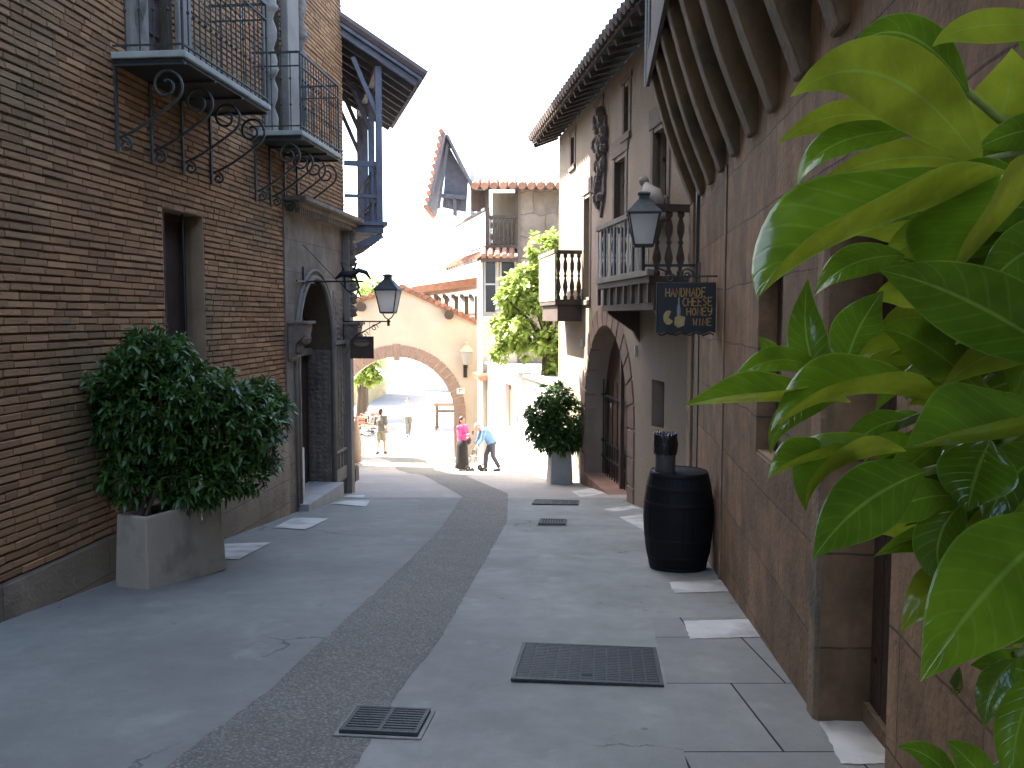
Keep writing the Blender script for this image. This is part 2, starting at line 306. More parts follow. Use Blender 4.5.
# ground materials
def ground_mat(name, c1, c2, slabs=None, cracks=True, fine=90, pebble=False, rough=.85, blot=.6):
    m = bpy.data.materials.new(name); m.use_nodes = True; t = m.node_tree; n = t.nodes; l = t.links
    p = n['Principled BSDF']; p.inputs['Roughness'].default_value = rough; p.inputs['Specular IOR Level'].default_value = .35
    tc = n.new('ShaderNodeTexCoord'); src = tc.outputs['Object']
    def ns(sc, d=8, r=.6):
        q = n.new('ShaderNodeTexNoise'); q.inputs['Scale'].default_value = sc; q.inputs['Detail'].default_value = d; q.inputs['Roughness'].default_value = r; l.new(src, q.inputs['Vector']); return q
    def mr(f, a, b, c=0., d=1.):
        q = n.new('ShaderNodeMapRange')
        for i, x in zip((1,2,3,4), (a,b,c,d)): q.inputs[i].default_value = x
        l.new(f, q.inputs[0]); return q.outputs[0]
    def mx(f, a, b, mode='MIX'):
        q = n.new('ShaderNodeMix'); q.data_type = 'RGBA'; q.blend_type = mode
        if isinstance(f, float): q.inputs[0].default_value = f
        else: l.new(f, q.inputs[0])
        for i, c in ((6, a), (7, b)):
            if isinstance(c, tuple): q.inputs[i].default_value = (*c, 1)
            else: l.new(c, q.inputs[i])
        return q.outputs[2]
    c = mx(mr(ns(blot).outputs['Fac'], .38, .62), c2, c1)
    c = mx(mr(ns(5.5, 10, .7).outputs['Fac'], .35, .75, 0., .45), c, tuple(q*.55 for q in c2))
    c = mx(mr(ns(2.1, 6).outputs['Fac'], .58, .72, 0., .5), c, tuple(min(1, q*1.35) for q in c1))
    h = ns(fine, 4).outputs['Fac']
    c = mx(mr(h, .3, .7, 0., .5), c, tuple(q*.7 for q in c1))
    height = h
    def dark(mask, amt, c, height):
        a = n.new('ShaderNodeMath'); a.operation = 'MULTIPLY'; l.new(mask, a.inputs[0]); a.inputs[1].default_value = amt
        c = mx(a.outputs[0], c, (.03,.028,.026))
        s = n.new('ShaderNodeMath'); s.operation = 'MULTIPLY_ADD'; l.new(mask, s.inputs[0]); s.inputs[1].default_value = -1.5; l.new(height, s.inputs[2])
        return c, s.outputs[0]
    if pebble:
        vo = n.new('ShaderNodeTexVoronoi'); vo.inputs['Scale'].default_value = 62; l.new(src, vo.inputs['Vector'])
        vc = n.new('ShaderNodeSeparateColor'); l.new(vo.outputs['Color'], vc.inputs[0])
        c = mx(mr(vc.outputs[0], 0., 1., 0., .6), c, tuple(q*.42 for q in c1))
        c = mx(mr(vc.outputs[1], .86, .97, 0., .5), c, (.38,.36,.34))
        mm = mr(vo.outputs['Distance'], .30, .62); c, height = dark(mm, .4, c, height)
    if cracks:
        vo = n.new('ShaderNodeTexVoronoi'); vo.feature = 'DISTANCE_TO_EDGE'; vo.inputs['Scale'].default_value = .42
        wb = ns(3, 5); vm = n.new('ShaderNodeVectorMath'); vm.operation = 'MULTIPLY_ADD'; l.new(wb.outputs['Color'], vm.inputs[0]); vm.inputs[1].default_value = (.5,.5,.0); l.new(src, vm.inputs[2]); l.new(vm.outputs[0], vo.inputs['Vector'])
        mk = mr(vo.outputs['Distance'], .007, .002); gate = mr(ns(.7).outputs['Fac'], .5, .56)
        a = n.new('ShaderNodeMath'); a.operation = 'MULTIPLY'; l.new(mk, a.inputs[0]); l.new(gate, a.inputs[1]); c, height = dark(a.outputs[0], .55, c, height)
    if slabs:
        br = n.new('ShaderNodeTexBrick'); l.new(src, br.inputs['Vector']); br.inputs['Scale'].default_value = 1; br.inputs['Brick Width'].default_value = slabs[0]; br.inputs['Row Height'].default_value = slabs[1]
        br.inputs['Mortar Size'].default_value = .006; br.inputs['Mortar Smooth'].default_value = .4; br.offset = .4
        br.inputs['Color1'].default_value = (1,1,1,1); br.inputs['Color2'].default_value = (.86,.86,.86,1)
        c = mx(1., c, br.outputs['Color'], 'MULTIPLY')
        c, height = dark(br.outputs['Fac'], .22, c, height)
    # small dark spots of old chewing gum
    vo = n.new('ShaderNodeTexVoronoi'); vo.inputs['Scale'].default_value = 3.6; l.new(src, vo.inputs['Vector'])
    vc = n.new('ShaderNodeSeparateColor'); l.new(vo.outputs['Color'], vc.inputs[0])
    a = n.new('ShaderNodeMath'); a.operation = 'MULTIPLY'; l.new(mr(vo.outputs['Distance'], .07, .05), a.inputs[0]); l.new(mr(vc.outputs[2], .60, .62), a.inputs[1])
    c = mx(mr(a.outputs[0], 0, 1, 0., .45), c, (.05,.05,.05))
    l.new(c, p.inputs['Base Color'])
    b = n.new('ShaderNodeBump'); b.inputs['Strength'].default_value = .7 if pebble else .4; b.inputs['Distance'].default_value = .012; l.new(height, b.inputs['Height']); l.new(b.outputs[0], p.inputs['Normal'])
    return m
M['road'] = ground_mat('street_concrete', (.25,.252,.218), (.175,.177,.152), fine=120)
M['pave'] = ground_mat('pavement_concrete', (.31,.314,.275), (.205,.208,.182), slabs=None, fine=110, blot=1.1)
M['pave_slab'] = ground_mat('pavement_slabs', (.28,.285,.25), (.225,.225,.20), slabs=(.72,.9), cracks=False, fine=110, blot=1.1)
M['strip'] = ground_mat('pebble_strip', (.35,.335,.28), (.28,.27,.225), cracks=False, fine=160, pebble=True)
M['plaza'] = ground_mat('plaza_paving', (.36,.33,.29), (.30,.275,.24), slabs=None, cracks=False, fine=70)

# ------------------------------------------------------------------ ground
def rows(a, b, step=.5):
    ys = {a, b} | {p[0] for p in PROFILE if a < p[0] < b}; y = math.ceil(a/step)*step
    while y < b: ys.add(y); y += step
    return sorted(ys)
def sheet(name, left, right, y0, y1, lift, m, label=None, kind='structure', step=.25, jag=0):
    def X(pl, y):
        if callable(pl): return pl(y)
        for (a, b), (c, d) in zip(pl, pl[1:]):
            if y <= c: return b+(d-b)*max(0, (y-a))/(c-a)
        return pl[-1][1]
    mb = MB(); ys = rows(y0, y1, step); vs = []
    for y in ys:
        l, r = X(left, y)+random.uniform(-jag, jag), X(right, y)+random.uniform(-jag, jag)
        for k in range(5): vs.append((l+(r-l)*k/4, y, gz(y)+lift))
    mb.add(vs, [(i*5+k, i*5+k+1, (i+1)*5+k+1, (i+1)*5+k) for i in range(len(ys)-1) for k in range(4)])
    o = mb.build(name, m); tag(o, label, None, None, kind); return o
mb = MB(); ys = rows(-400, 60, .5)
ys = [-400, -100]+[y for y in ys if y >= -14]+[200, 900]; xs = [-900, -60, -20, -8, -4, 0, 4, 8, 20, 60, 900]
mb.add([(x, y, gz(y)) for y in ys for x in xs], [(i*11+k, i*11+k+1, (i+1)*11+k+1, (i+1)*11+k) for i in range(len(ys)-1) for k in range(10)])
o = mb.build('ground', M['road']); tag(o, None, None, None, 'structure')
TL, TR = math.tan(R(5.52)), math.tan(R(5.52))
def xl(y): return -4.03+TL*y if y < 14.2 else -2.66-.268*(y-14.2)
def xr(y): return 1.04+TR*y if y < 9.85 else (2.06-.127*(y-9.9) if y < 18.5 else 1.0-.19*(y-18.5))
Lp = [(-3.0, -1.5)]+[(G(u, v).y, G(u, v).x) for u, v in ((165,768),(270,690),(345,620),(400,570),(440,530),(462,497),(425,476),(390,461))]+[(33, -6.0)]
Rp = [(-3.0, -.8)]+[(G(u, v).y, G(u, v).x) for u, v in ((355,768),(400,690),(440,640),(480,570),(507,522),(508,494),(470,478),(426,461))]+[(33, -4.6)]
def LX(y): 
    for (a, b), (c, d) in zip(Lp, Lp[1:]):
        if y <= c: return b+(d-b)*(y-a)/(c-a)
    return Lp[-1][1]
def RX(y):
    for (a, b), (c, d) in zip(Rp, Rp[1:]):
        if y <= c: return b+(d-b)*(y-a)/(c-a)
    return Rp[-1][1]
YB = G(400, 498).y
sheet('pavement', lambda y: RX(y)-.02, lambda y: xr(y)-.64 if y < 5.9 else xr(y)+.4, -3, YB, .004, M['pave'])
sheet('paved_edge', lambda y: xr(y)-.66, lambda y: xr(y)+.6, -3, 5.9, .005, M['pave_slab'])
sheet('plaza', lambda y: min(xl(y)-1.5, -30 if y > 31 else 0)+0, lambda y: 3.5 if y < 31 else 30, YB, 60, .004, M['plaza'])
sheet('pebble_path', Lp, Rp, -3, 33, .0065, M['strip'], jag=.008, step=.07)

def patch(name, quad, m, lift=.0085, nx=10, ny=10, rough_edge=.006):
    P = [G(u, v) if len(q) == 2 else Vector(q) for q in quad for u, v in [q[:2]]]
    mb = MB(); vs = []
    for j in range(ny+1):
        for i in range(nx+1):
            a = P[0].lerp(P[1], i/nx); b = P[3].lerp(P[2], i/nx); p = a.lerp(b, j/ny)
            if i in (0, nx) or j in (0, ny): p += Vector((random.uniform(-1, 1), random.uniform(-1, 1), 0))*rough_edge
            vs.append((p.x, p.y, gz(p.y)+lift))
    w_ = nx+1; mb.add(vs, [(j*w_+i, j*w_+i+1, (j+1)*w_+i+1, (j+1)*w_+i) for j in range(ny) for i in range(nx)])
    o = mb.build(name, m, fixn=False); return tag(o, None, None, None, 'structure')
for q in [((669,583),(724,581),(735,592),(674,594)), ((683,622),(752,620),(764,638),(690,640)), ((819,723),(862,720),(905,764),(842,766)),
          ((571,492),(611,485.5),(627,490),(581.6,498)), ((586,481.6),(602.5,479),(608,482.7),(590,485.5)), ((603.5,509.8),(631.6,506),(640,509),(610,512.5)), ((619,517.5),(650,514),(663,530),(645,532)),
          ((205,545),(271,543),(239.6,560),(190,559)), ((274,528),(294,518),(329,519),(306,530)), ((330,504),(346,501),(370,501),(366,507)), ((342,497.5),(348,495.5),(365,495.5),(364,498.5))]:
    patch('paving_marking', q, M['inlay'])

# ------------------------------------------------------------------ drains and covers
def slope_loc(p, lift=0): return (p.x, p.y, gz(p.y)+lift)
def drain(quad, label, bars, cat='drain grate', two=True):
    P = [G(*q) for q in quad]; c = sum(P, Vector())/4
    t = thing('drain_grate', label, cat, slope_loc(c), 0)
    w_ = ((P[1]-P[0]).length+(P[2]-P[3]).length)/2; d_ = abs((P[0].y+P[1].y)-(P[2].y+P[3].y))/2
    sl = (gz(c.y+.2)-gz(c.y-.2))/.4; t.rotation_euler = (math.atan(sl), 0, R(-5.5))
    MB().box(-w_/2-.02, w_/2+.02, -d_/2-.02, d_/2+.02, .008, .0125).build('surround', M['pave'], t)
    MB().box(-w_/2, w_/2, -d_/2, d_/2, .011, .0155).build('pit_shade', M['dark'], t)  # flat black plate paints the shade of a hole below the bars
    f = MB(); e = .018
    f.box(-w_/2, w_/2, -d_/2, -d_/2+e, .016, .030); f.box(-w_/2, w_/2, d_/2-e, d_/2, .016, .030)
    f.box(-w_/2, -w_/2+e, -d_/2+e, d_/2-e, .016, .030); f.box(w_/2-e, w_/2, -d_/2+e, d_/2-e, .016, .030)
    if two: f.box(-e/2, e/2, -d_/2+e, d_/2-e, .016, .030)
    f.build('frame', M['castiron'], t)
    b = MB()
    for k in range(bars):
        if two:
            y = -d_/2+e+(d_-2*e)*(k+.5)/bars; hh = (d_-2*e)/bars*.27
            b.box(-w_/2+e, -e/2, y-hh, y+hh, .017, .028); b.box(e/2, w_/2-e, y-hh, y+hh, .017, .028)
        else:
            x = -w_/2+e+(w_-2*e)*(k+.5)/bars; hh = (w_-2*e)/bars*.25
            b.box(x-hh, x+hh, -d_/2+e, d_/2-e, .017, .028)
    b.build('grating', M['castiron'], t)
drain([(355,713),(431,713),(418,738),(340,738)], 'square iron drain grate in two halves beside the pebble strip', 9)
drain([(538,521),(566,521),(566,526),(540,526)], 'small far slotted drain grate in the middle of the street', 9, two=False)
def cover(quad, label, nr):
    P = [G(*q) for q in quad]; c = sum(P, Vector())/4
    w_ = ((P[1]-P[0]).length+(P[2]-P[3]).length)/2; d_ = abs((P[0].y+P[1].y)-(P[2].y+P[3].y))/2
    w_ *= .95; d_ *= .94; c.x -= .035; t = thing('manhole_cover', label, 'manhole cover', slope_loc(c), 0)
    sl = (gz(c.y+.2)-gz(c.y-.2))/.4; t.rotation_euler = (math.atan(sl), 0, R(-6))
    MB().box(-w_/2, w_/2, -d_/2, d_/2, .008, .016).build('plate', M['castiron'], t)
    f = MB(); e = .02
    f.box(-w_/2-e, w_/2+e, -d_/2-e, -d_/2, .008, .022); f.box(-w_/2-e, w_/2+e, d_/2, d_/2+e, .008, .022)
    f.box(-w_/2-e, -w_/2, -d_/2, d_/2, .008, .022); f.box(w_/2, w_/2+e, -d_/2, d_/2, .008, .022)
    f.build('frame', M['castiron'], t)
    b = MB(); n = nr; m_ = 22
    for i in range(n):
        for j in range(m_):
            x = -w_/2+w_*(i+.5)/n; y = -d_/2+d_*(j+.5)/m_
            a = w_/n*.44; g = d_/m_*.33
            b.box(x-a, x+a, y-g, y+g, .0155, .0205)
    b.build('tread_pattern', M['castiron'], t)
    if nr > 5: MB().box(-.03, .03, -d_/2+.08, -d_/2+.10, .017, .0225).build('lifting_slot', M['dark'], t)
cover([(530,649),(664,647),(665,685),(515,687)], 'large dark ribbed rectangular manhole cover in the pale pavement', 11)
cover([(534,502),(576,500),(583,505),(540,506)], 'far flat dark manhole cover beyond the small slotted grate', 5)

# ------------------------------------------------------------------ wall builder (plane x = xf, building towards xi)
def arch_pts(y0, y1, zs, za, n=16, pointed=0):
    c = (y0+y1)/2; h = (y1-y0)/2; out = []
    for k in range(n+1):
        a = math.pi*k/n; z = zs+(za-zs)*(math.sin(a)**(1 if not pointed else .9)); out.append((c-h*math.cos(a), z))
    return out
def wall(mb, y0, y1, z0, z1, ops, xf, xi):
    """ops: (ya, yb, za, zb, spring or None)"""
    ys = sorted({y0, y1, *[min(max(o[0], y0), y1) for o in ops], *[min(max(o[1], y0), y1) for o in ops]})
    zs = sorted({z0, z1, *[min(max(o[2], z0), z1) for o in ops], *[min(max(o[3], z0), z1) for o in ops]})
    def hole(y, z): return any(o[0] < y < o[1] and o[2] < z < o[3] for o in ops)
    for a, b in zip(ys, ys[1:]):
        for c, d in zip(zs, zs[1:]):
            if hole((a+b)/2, (c+d)/2): continue
            mb.add([(xf,a,c),(xf,b,c),(xf,b,d),(xf,a,d)], [(0,1,2,3)]); mb.add([(xi,a,c),(xi,b,c),(xi,b,d),(xi,a,d)], [(0,3,2,1)])
    for o in ops:
        a, b, c, d = o[:4]
        if o[4] is None:
            mb.add([(xf,a,c),(xf,b,c),(xf,b,d),(xf,a,d),(xi,a,c),(xi,b,c),(xi,b,d),(xi,a,d)], [(0,1,5,4),(1,2,6,5),(2,3,7,6),(3,0,4,7)])
        else:
            pts = arch_pts(a, b, o[4], d, 20)
            mb.add([(xf,a,c),(xf,b,c),(xi,a,c),(xi,b,c),(xf,a,o[4]),(xf,b,o[4]),(xi,a,o[4]),(xi,b,o[4])], [(0,1,3,2),(0,4,6,2),(1,5,7,3)])
            for (p, q) in zip(pts, pts[1:]):
                mb.add([(xf,*p),(xf,*q),(xf,q[0],d+.0),(xf,p[0],d)], [(0,1,2,3)]); mb.add([(xf,*p),(xf,*q),(xi,*q),(xi,*p)], [(0,1,2,3)]); mb.add([(xi,*p),(xi,*q),(xi,q[0],d),(xi,p[0],d)], [(3,2,1,0)])
    return mb
def shell(mb, y0, y1, z0, z1, xf, xb):   # the other five sides of a building whose facade is x = xf
    mb.add([(xf,y0,z0),(xf,y1,z0),(xf,y1,z1),(xf,y0,z1),(xb,y0,z0),(xb,y1,z0),(xb,y1,z1),(xb,y0,z1)],
           [(4,5,6,7),(0,4,7,3),(1,5,6,2),(3,2,6,7)])
def voussoirs(mb, c, rx, rz, zs, t, xf, depth, n, gap=.012, a0=0, a1=180):
    for k in range(n):
        A = R(a0+(a1-a0)*k/n)+gap; B_ = R(a0+(a1-a0)*(k+1)/n)-gap
        pts = []
        for a in (A, (A+B_)/2, B_): pts.append((c-rx*math.cos(a), zs+rz*math.sin(a)))
        for a in (B_, (A+B_)/2, A): pts.append((c-(rx+t)*math.cos(a), zs+(rz+t)*math.sin(a)))
        mb.prism(pts, 'x', xf, xf+depth)

# ================================================================== LEFT BRICK BUILDING
RZL = -R(5.52)
LB = thing('brick_building', 'long brown brick building on the left with iron balconies and a carved stone doorway', 'building', (-4.03, 0, 0), RZL)
WIN = (8.27, 9.13, .95, 2.53, None); POR = (11.83, 13.42, -1.2, 2.06, 1.05)
D1 = (8.06, 8.60, 3.72, 5.9, None); D2 = (11.15, 11.46, 3.7, 6.1, None)
mb = MB(); wall(mb, -12, 14.2, -1.8, 13.2, [WIN, POR, D1, D2], -.014, -.6); shell(mb, -12, 14.2, -1.8, 13.2, -.014, -7)
mb.build('wall', M['mortar'], LB)
# the brick facing, each brick laid by itself
mb = MB(); ph = .060
def blocked(y, z, m=.0):
    for o in (WIN, D1, D2):
        if o[0]-m < y < o[1]+m and o[2]-m < z < o[3]+m: return True
    if y > 11.42 and z < 2.97: return True
    return False
z = -.30; row = 0
while z < 6.7:
    y = 1.8-random.random()*.25
    while y < 14.2:
        L_ = random.choice((.25, .25, .27, .23, .13)); y2 = min(y+L_, 14.2)
        segs = [(y, y2)]
        for o in (WIN, D1, D2):
            if z+ph*.5 > o[2] and z+ph*.5 < o[3]:
                ns_ = []
                for a, b in segs:
                    if b <= o[0] or a >= o[1]: ns_.append((a, b))
                    else:
                        if a < o[0]: ns_.append((a, o[0]))
                        if b > o[1]: ns_.append((o[1], b))
                segs = ns_
        if z < 2.9: segs = [(a, min(b, 11.42)) for a, b in segs if a < 11.42]
        for a, b in segs:
            if b-a < .03: continue
            j = random.uniform(-.007, .008); t_ = random.uniform(-.004, .004); g = random.uniform(.002, .006)
            zz0 = z+.004+random.uniform(0, .005)+.004*math.sin(y*1.7+row); zz1 = z+ph-random.uniform(.004, .010)+.004*math.sin(y*1.7+row)
            x0 = -.014; x1 = 0+j*.6
            mb.add([(x0,a+g,zz0),(x0,b-g,zz0),(x0,b-g,zz1),(x0,a+g,zz1),(x1,a+g+.003,zz0+t_+.003),(x1+t_,b-g-.003,zz0+.003),(x1,b-g-.003,zz1-.003),(x1-t_,a+g+.003,zz1-.003)],
                   [(4,5,6,7),(0,1,5,4),(1,2,6,5),(2,3,7,6),(3,0,4,7)])
        y = y2
    z += ph; row += 1
mb.build('brickwork', M['brick'], LB, fixn=False)
# brick corner return at the far end is the plain wall; plinth
mb = MB(); mb.box(-.03, .035, -12, 7.6, -1.8, -.31); mb.box(-.03, .035, 7.6, 11.42, -1.8, -.07)
mb.build('plinth', M['plinth'], LB, bevel=.01)
# window
wd = MB(); wd.box(-.24, -.2, WIN[0], WIN[0]+.07, WIN[2], WIN[3]-.07); wd.box(-.24, -.2, WIN[1]-.07, WIN[1], WIN[2], WIN[3]-.07); wd.box(-.24, -.2, WIN[0], WIN[1], WIN[3]-.07, WIN[3]); wd.box(-.24, -.2, WIN[0], WIN[1], WIN[2], WIN[2]+.07); wd.box(-.235, -.205, 8.67, 8.73, WIN[2]+.07, WIN[3]-.07)
wf = wd.build('window', M['doorwood'], LB)
MB().box(-.25, -.235, WIN[0]+.01, WIN[1]-.01, WIN[2]+.01, WIN[3]-.01).build('shutter', M['wood'], wf)
sb = MB(); sb.box(-.195, .03, WIN[0]-.03, WIN[1]+.03, WIN[2]-.09, WIN[2]+.003)
sb.build('sill', M['plinth'], wf)
gb = MB()
for k in range(2): gb.tube([(-.10, WIN[0]+.2+k*.4, WIN[2]), (-.10, WIN[0]+.2+k*.4, WIN[3])], .012, 6)

gb.build('window_bars', M['iron'], wf)
jb = MB(); jb.box(-.196, -.004, WIN[1]-.012, WIN[1]+.001, WIN[2], WIN[3]); jb.box(-.196, -.004, WIN[0]-.001, WIN[0]+.012, WIN[2], WIN[3]); jb.box(-.196, -.004, WIN[0], WIN[1], WIN[3]-.012, WIN[3]+.001)
jb.build('window_reveal', mat('reveal_render', (.36,.24,.14), .9), wf)

def spiral(a0, turns, r0, r1, c, n=30, sgn=1):
    return [(c[0]+(r0+(r1-r0)*k/n)*math.cos(a0+sgn*turns*2*math.pi*k/n), c[1]+(r0+(r1-r0)*k/n)*math.sin(a0+sgn*turns*2*math.pi*k/n)) for k in range(n+1)]
def scroll_bracket(parent, y, ztop, depth, drop, m, name='bracket'):
    mb = MB(); mb.box(.002, .02, y-.018, y+.018, ztop-drop, ztop)
    mb.box(.02, depth, y-.014, y+.014, ztop-.02, ztop)
    # S curve: rises from the wall, ends in a big volute below the slab
    cx, cz, r = depth-.17, ztop-.185, .15
    big = spiral(R(-60), -1.5, r, .035, (cx, cz), 44, -1)
    st = []; e = big[0]
    for k in range(15):
        t = k/14; x = .03+(e[0]-.03)*t; z_ = (ztop-drop+.12)+(e[1]-(ztop-drop+.12))*(t**1.25); st.append((x, z_))
    path = st[:-1]+big; mb.tube([(x, y, z_) for x, z_ in path], .0125, 6)
    sm = spiral(R(90), 1.3, .06, .015, (.085, ztop-drop+.06), 20, -1)
    mb.tube([(x, y, z_) for x, z_ in sm], .011, 6)
    return mb.build(name, m, parent, smooth=False)
def balcony(parent, y0, y1, zf, depth, zr, nbar, m, slabm, ribs, x_sides=True, knots=True):
    sl = MB(); sl.box(.003, depth, y0, y1, zf-.055, zf)
    b = sl.build('balcony', slabm, parent, bevel=.008)
    MB().box(.004, depth-.03, y0+.03, y1-.03, zf-.085, zf-.056).build('balcony_underside', M['iron'], b)
    # boards below the slab
    rl = MB(); e = .03
    for zt, th in ((zr, .022), (zr-.16, .012), (zf+.06, .012)):
        rl.box(depth-e-.012, depth-e+.012, y0+e, y1-e, zt-th, zt)
        if x_sides:
            rl.box(.01, depth-e-.012, y0+e-.012, y0+e+.012, zt-th, zt); rl.box(.01, depth-e-.012, y1-e-.012, y1-e+.012, zt-th, zt)
    def bar(x, y, r=.0065):
        rl.tube([(x, y, zf), (x, y, zr-.01)], r, 5)
        if knots:
            for q in (.33, .66):
                zz = zf+(zr-zf)*q; rl.lathe([(.003, -.02), (.014, -.008), (.014, .008), (.003, .02)], (x, y, zz), 6)
    for k in range(nbar+1):
        y = y0+e+(y1-y0-2*e)*k/nbar; bar(depth-e, y, .012 if k in (0, nbar) else .0065)
    ns_ = max(3, int(depth/.12))
    for k in range(1, ns_):
        bar(depth-e-(depth-e)*k/ns_, y0+e); bar(depth-e-(depth-e)*k/ns_, y1-e)
    rl.build('railing', m, b)
    for y in ribs: scroll_bracket(b, y, zf-.086, depth-.02, .72, m)
    return b
balcony(LB, 7.47, 9.40, 3.68, .64, 4.70, 17, M['greeniron'], M['slab'], (7.52, 8.10, 8.70, 9.33))
balcony(LB, 10.48, 12.05, 3.66, .60, 4.56, 15, M['greeniron'], M['slab'], (10.53, 11.0, 11.5, 11.98))
# balcony doors and carved surrounds
def panel_door(parent, y0, y1, z0, z1, x, m, name='balcony_door', rows_=6):
    mb = MB(); mb.box(x-.05, x, y0, y1, z0, z1); n = rows_; c = 2
    for i in range(n):
        for j in range(c):
            a = y0+(y1-y0)*j/c+.03; b = y0+(y1-y0)*(j+1)/c-.03; p = z0+(z1-z0)*i/n+.03; q = z0+(z1-z0)*(i+1)/n-.03
            mb.box(x, x+.018, a, b, p, q)
    return mb.build(name, m, parent, bevel=.004)
panel_door(LB, D1[0], D1[1], D1[2], D1[3], -.14, M['doorwood'])
panel_door(LB, D2[0], D2[1], D2[2], D2[3], -.14, M['doorwood'])
def twisted(parent, y, z0, z1, r, m, name='carved_column'):
    mb = MB(); n = 10; H_ = int((z1-z0)/.035); vs = []
    for i in range(H_+1):
        z_ = z0+(z1-z0)*i/H_
        for k in range(n):
            a = 2*math.pi*k/n; rr = r*(1+.28*math.cos(2*(a-z_*9)))*(1 if abs(((z_-z0) % .75)-.37) < .33 else 1.25)
            vs.append((.02+rr*math.cos(a), y+rr*math.sin(a), z_))
    mb.add(vs, [(i*n+k, i*n+(k+1) % n, (i+1)*n+(k+1) % n, (i+1)*n+k) for i in range(H_) for k in range(n)])
    return mb.build(name, m, parent, smooth=True)
def flat_pilaster(parent, y0, y1, z0, z1, th=.05, m=None):
    return MB().box(.0, th, y0, y1, z0, z1).build('pilaster', m or M['palestone'], parent, bevel=.012)
flat_pilaster(LB, 7.72, 8.04, 3.74, 6.6); twisted(LB, 7.88, 3.76, 6.5, .075, M['carved'])
flat_pilaster(LB, 8.61, 8.88, 3.74, 6.6)
flat_pilaster(LB, 10.86, 11.13, 3.71, 7, .03); twisted(LB, 11.0, 3.72, 7, .085, M['palestone'])
flat_pilaster(LB, 11.47, 11.9, 3.71, 7, .10)
flat_pilaster(LB, 11.94, 12.3, 3.71, 7, .03); twisted(LB, 12.12, 3.72, 7, .085, M['carved'])
# stone ground floor around the portal
mb = MB(); wall(mb, 11.42, 14.2, -1.8, 2.97, [POR], .02, -.03); mb.add([(.02,11.42,-1.8),(-.03,11.42,-1.8),(-.03,11.42,2.97),(.02,11.42,2.97)], [(0,1,2,3)]); mb.add([(.02,14.2,-1.8),(-.03,14.2,-1.8),(-.03,14.2,2.97),(.02,14.2,2.97)], [(0,1,2,3)])
mb.build('stone_facing', M['ashlar'], LB)
mb = MB(); zc = 2.97
mb.box(.0, .10, 11.55, 14.2, zc-.12, zc-.05); mb.box(.0, .2, 11.5, 14.25, zc-.05, zc+.02); mb.box(.0, .3, 11.45, 14.3, zc+.02, zc+.08)
mb.build('cornice', M['carved'], LB, bevel=.012)
mb = MB()
for k in range(34):
    y = 11.6+k*.078; mb.box(.10, .17, y, y+.045, zc-.12, zc-.052)
mb.build('dentils', M['carved'], LB)
# portal: carved far jamb and archivolt, console capitals, door, lunette, step
P = MB(); rim = arch_pts(POR[0], POR[1], POR[4], POR[3], 20)
for off, th in ((0, .05), (.1, .035)):
    pts = [(POR[0]-off, -1.05)]+[(p[0]+(p[0]-12.625)*off*1.1, p[1]+off*max(0, p[1]-1.05)) for p in rim]+[(POR[1]+off, -1.2)]
    P.tube([(.03, y, z_) for y, z_ in pts], th*.7, 6)
P.build('arch_moulding', M['palestone'], LB, smooth=True)
cj = MB()
for k in range(40):
    z_ = -1.0+k*.075
    if z_ < 1.85:
        for q in (.06, .2, .34):
            a_ = random.uniform(.6, 1.5); cj.ell((.02, 13.50+q+random.uniform(-.03, .03), z_+random.uniform(-.02, .02)), (.03*a_, .045*a_, .035/a_), 6, 4)
            if z_ < 1.0: cj.ell((-.06-q*.75, POR[1]-.005, z_+random.uniform(-.02, .02)), (.05*a_, .03, .04/a_), 6, 4)
cj.box(.0, .03, 13.46, 13.95, -1.0, 1.9); cj.box(-.38, -.02, POR[1]-.02, POR[1]+.03, -1.0, 1.0)
remeshed(cj, 'carved_jamb', M['carved'], LB, .012, 1)
pl = MB()
for y in (13.44, 13.62, 13.78, 13.93): pl.box(.018, .05, y-.012, y+.012, -1.0, 1.1)
pl.box(.018, .075, 13.40, 13.98, 1.08, 1.14); pl.box(.018, .06, 13.42, 13.96, -1.05, -.85); pl.box(.018, .065, 13.42, 13.96, -.6, -.56)
pl.box(.018, .12, 14.02, 14.2, -1.5, 3.0-.14)
pl.build('jamb_moulding', M['palestone'], LB, bevel=.006)
def console(parent, y, z):
    mb = MB(); mb.prism([(.02, z-.45), (.09, z-.38), (.12, z-.2), (.24, z-.1), (.26, z), (.26, z+.05), (.02, z+.05)], 'y', y-.13, y+.13)
    mb.box(.0, .30, y-.16, y+.16, z+.05, z+.09)
    mb.ell((.2, y, z-.14), (.09, .1, .09), 8, 6); mb.ell((.12, y, z-.28), (.07, .08, .08), 8, 6)
    mb.build('console', M['carved'], parent, bevel=.008)
console(LB, 11.62, 1.36); console(LB, 14.12, 1.33)
cc = MB()
for k in range(7): cc.lathe([(.03, 0), (.085, .02), (.06, .07), (.095, .11), (.05, .17), (.02, .19)], (.13, 14.14, 1.5+k*.2), 8)
cc.build('carved_corner', M['carved'], LB, smooth=True)
dr = MB(); dr.box(-.45, -.39, 11.8, 13.45, -1.15, .93)
d = dr.build('door', M['doorwood'], LB)
pb = MB()
for j in range(5):
    for i in range(4): pb.box(-.39, -.375, 11.9+i*.37, 12.2+i*.37, -1.0+j*.38, -.70+j*.38)
pb.build('door_panel', M['doorwood'], d, bevel=.006); 
MB().box(-.45, -.30, 11.8, 13.45, .93, 1.03).build('lintel', M['palestone'], LB)
ln = MB(); ln.prism([(11.86, 1.03)]+[(p[0], p[1]-.02) for p in rim]+[(13.39, 1.03)], 'x', -.44, -.40); ln.build('lunette', M['palestone'], LB)
MB().box(-.5, .16, 11.78, 13.42, -1.5, -1.02).build('doorstep', M['greycon'], LB, bevel=.01)
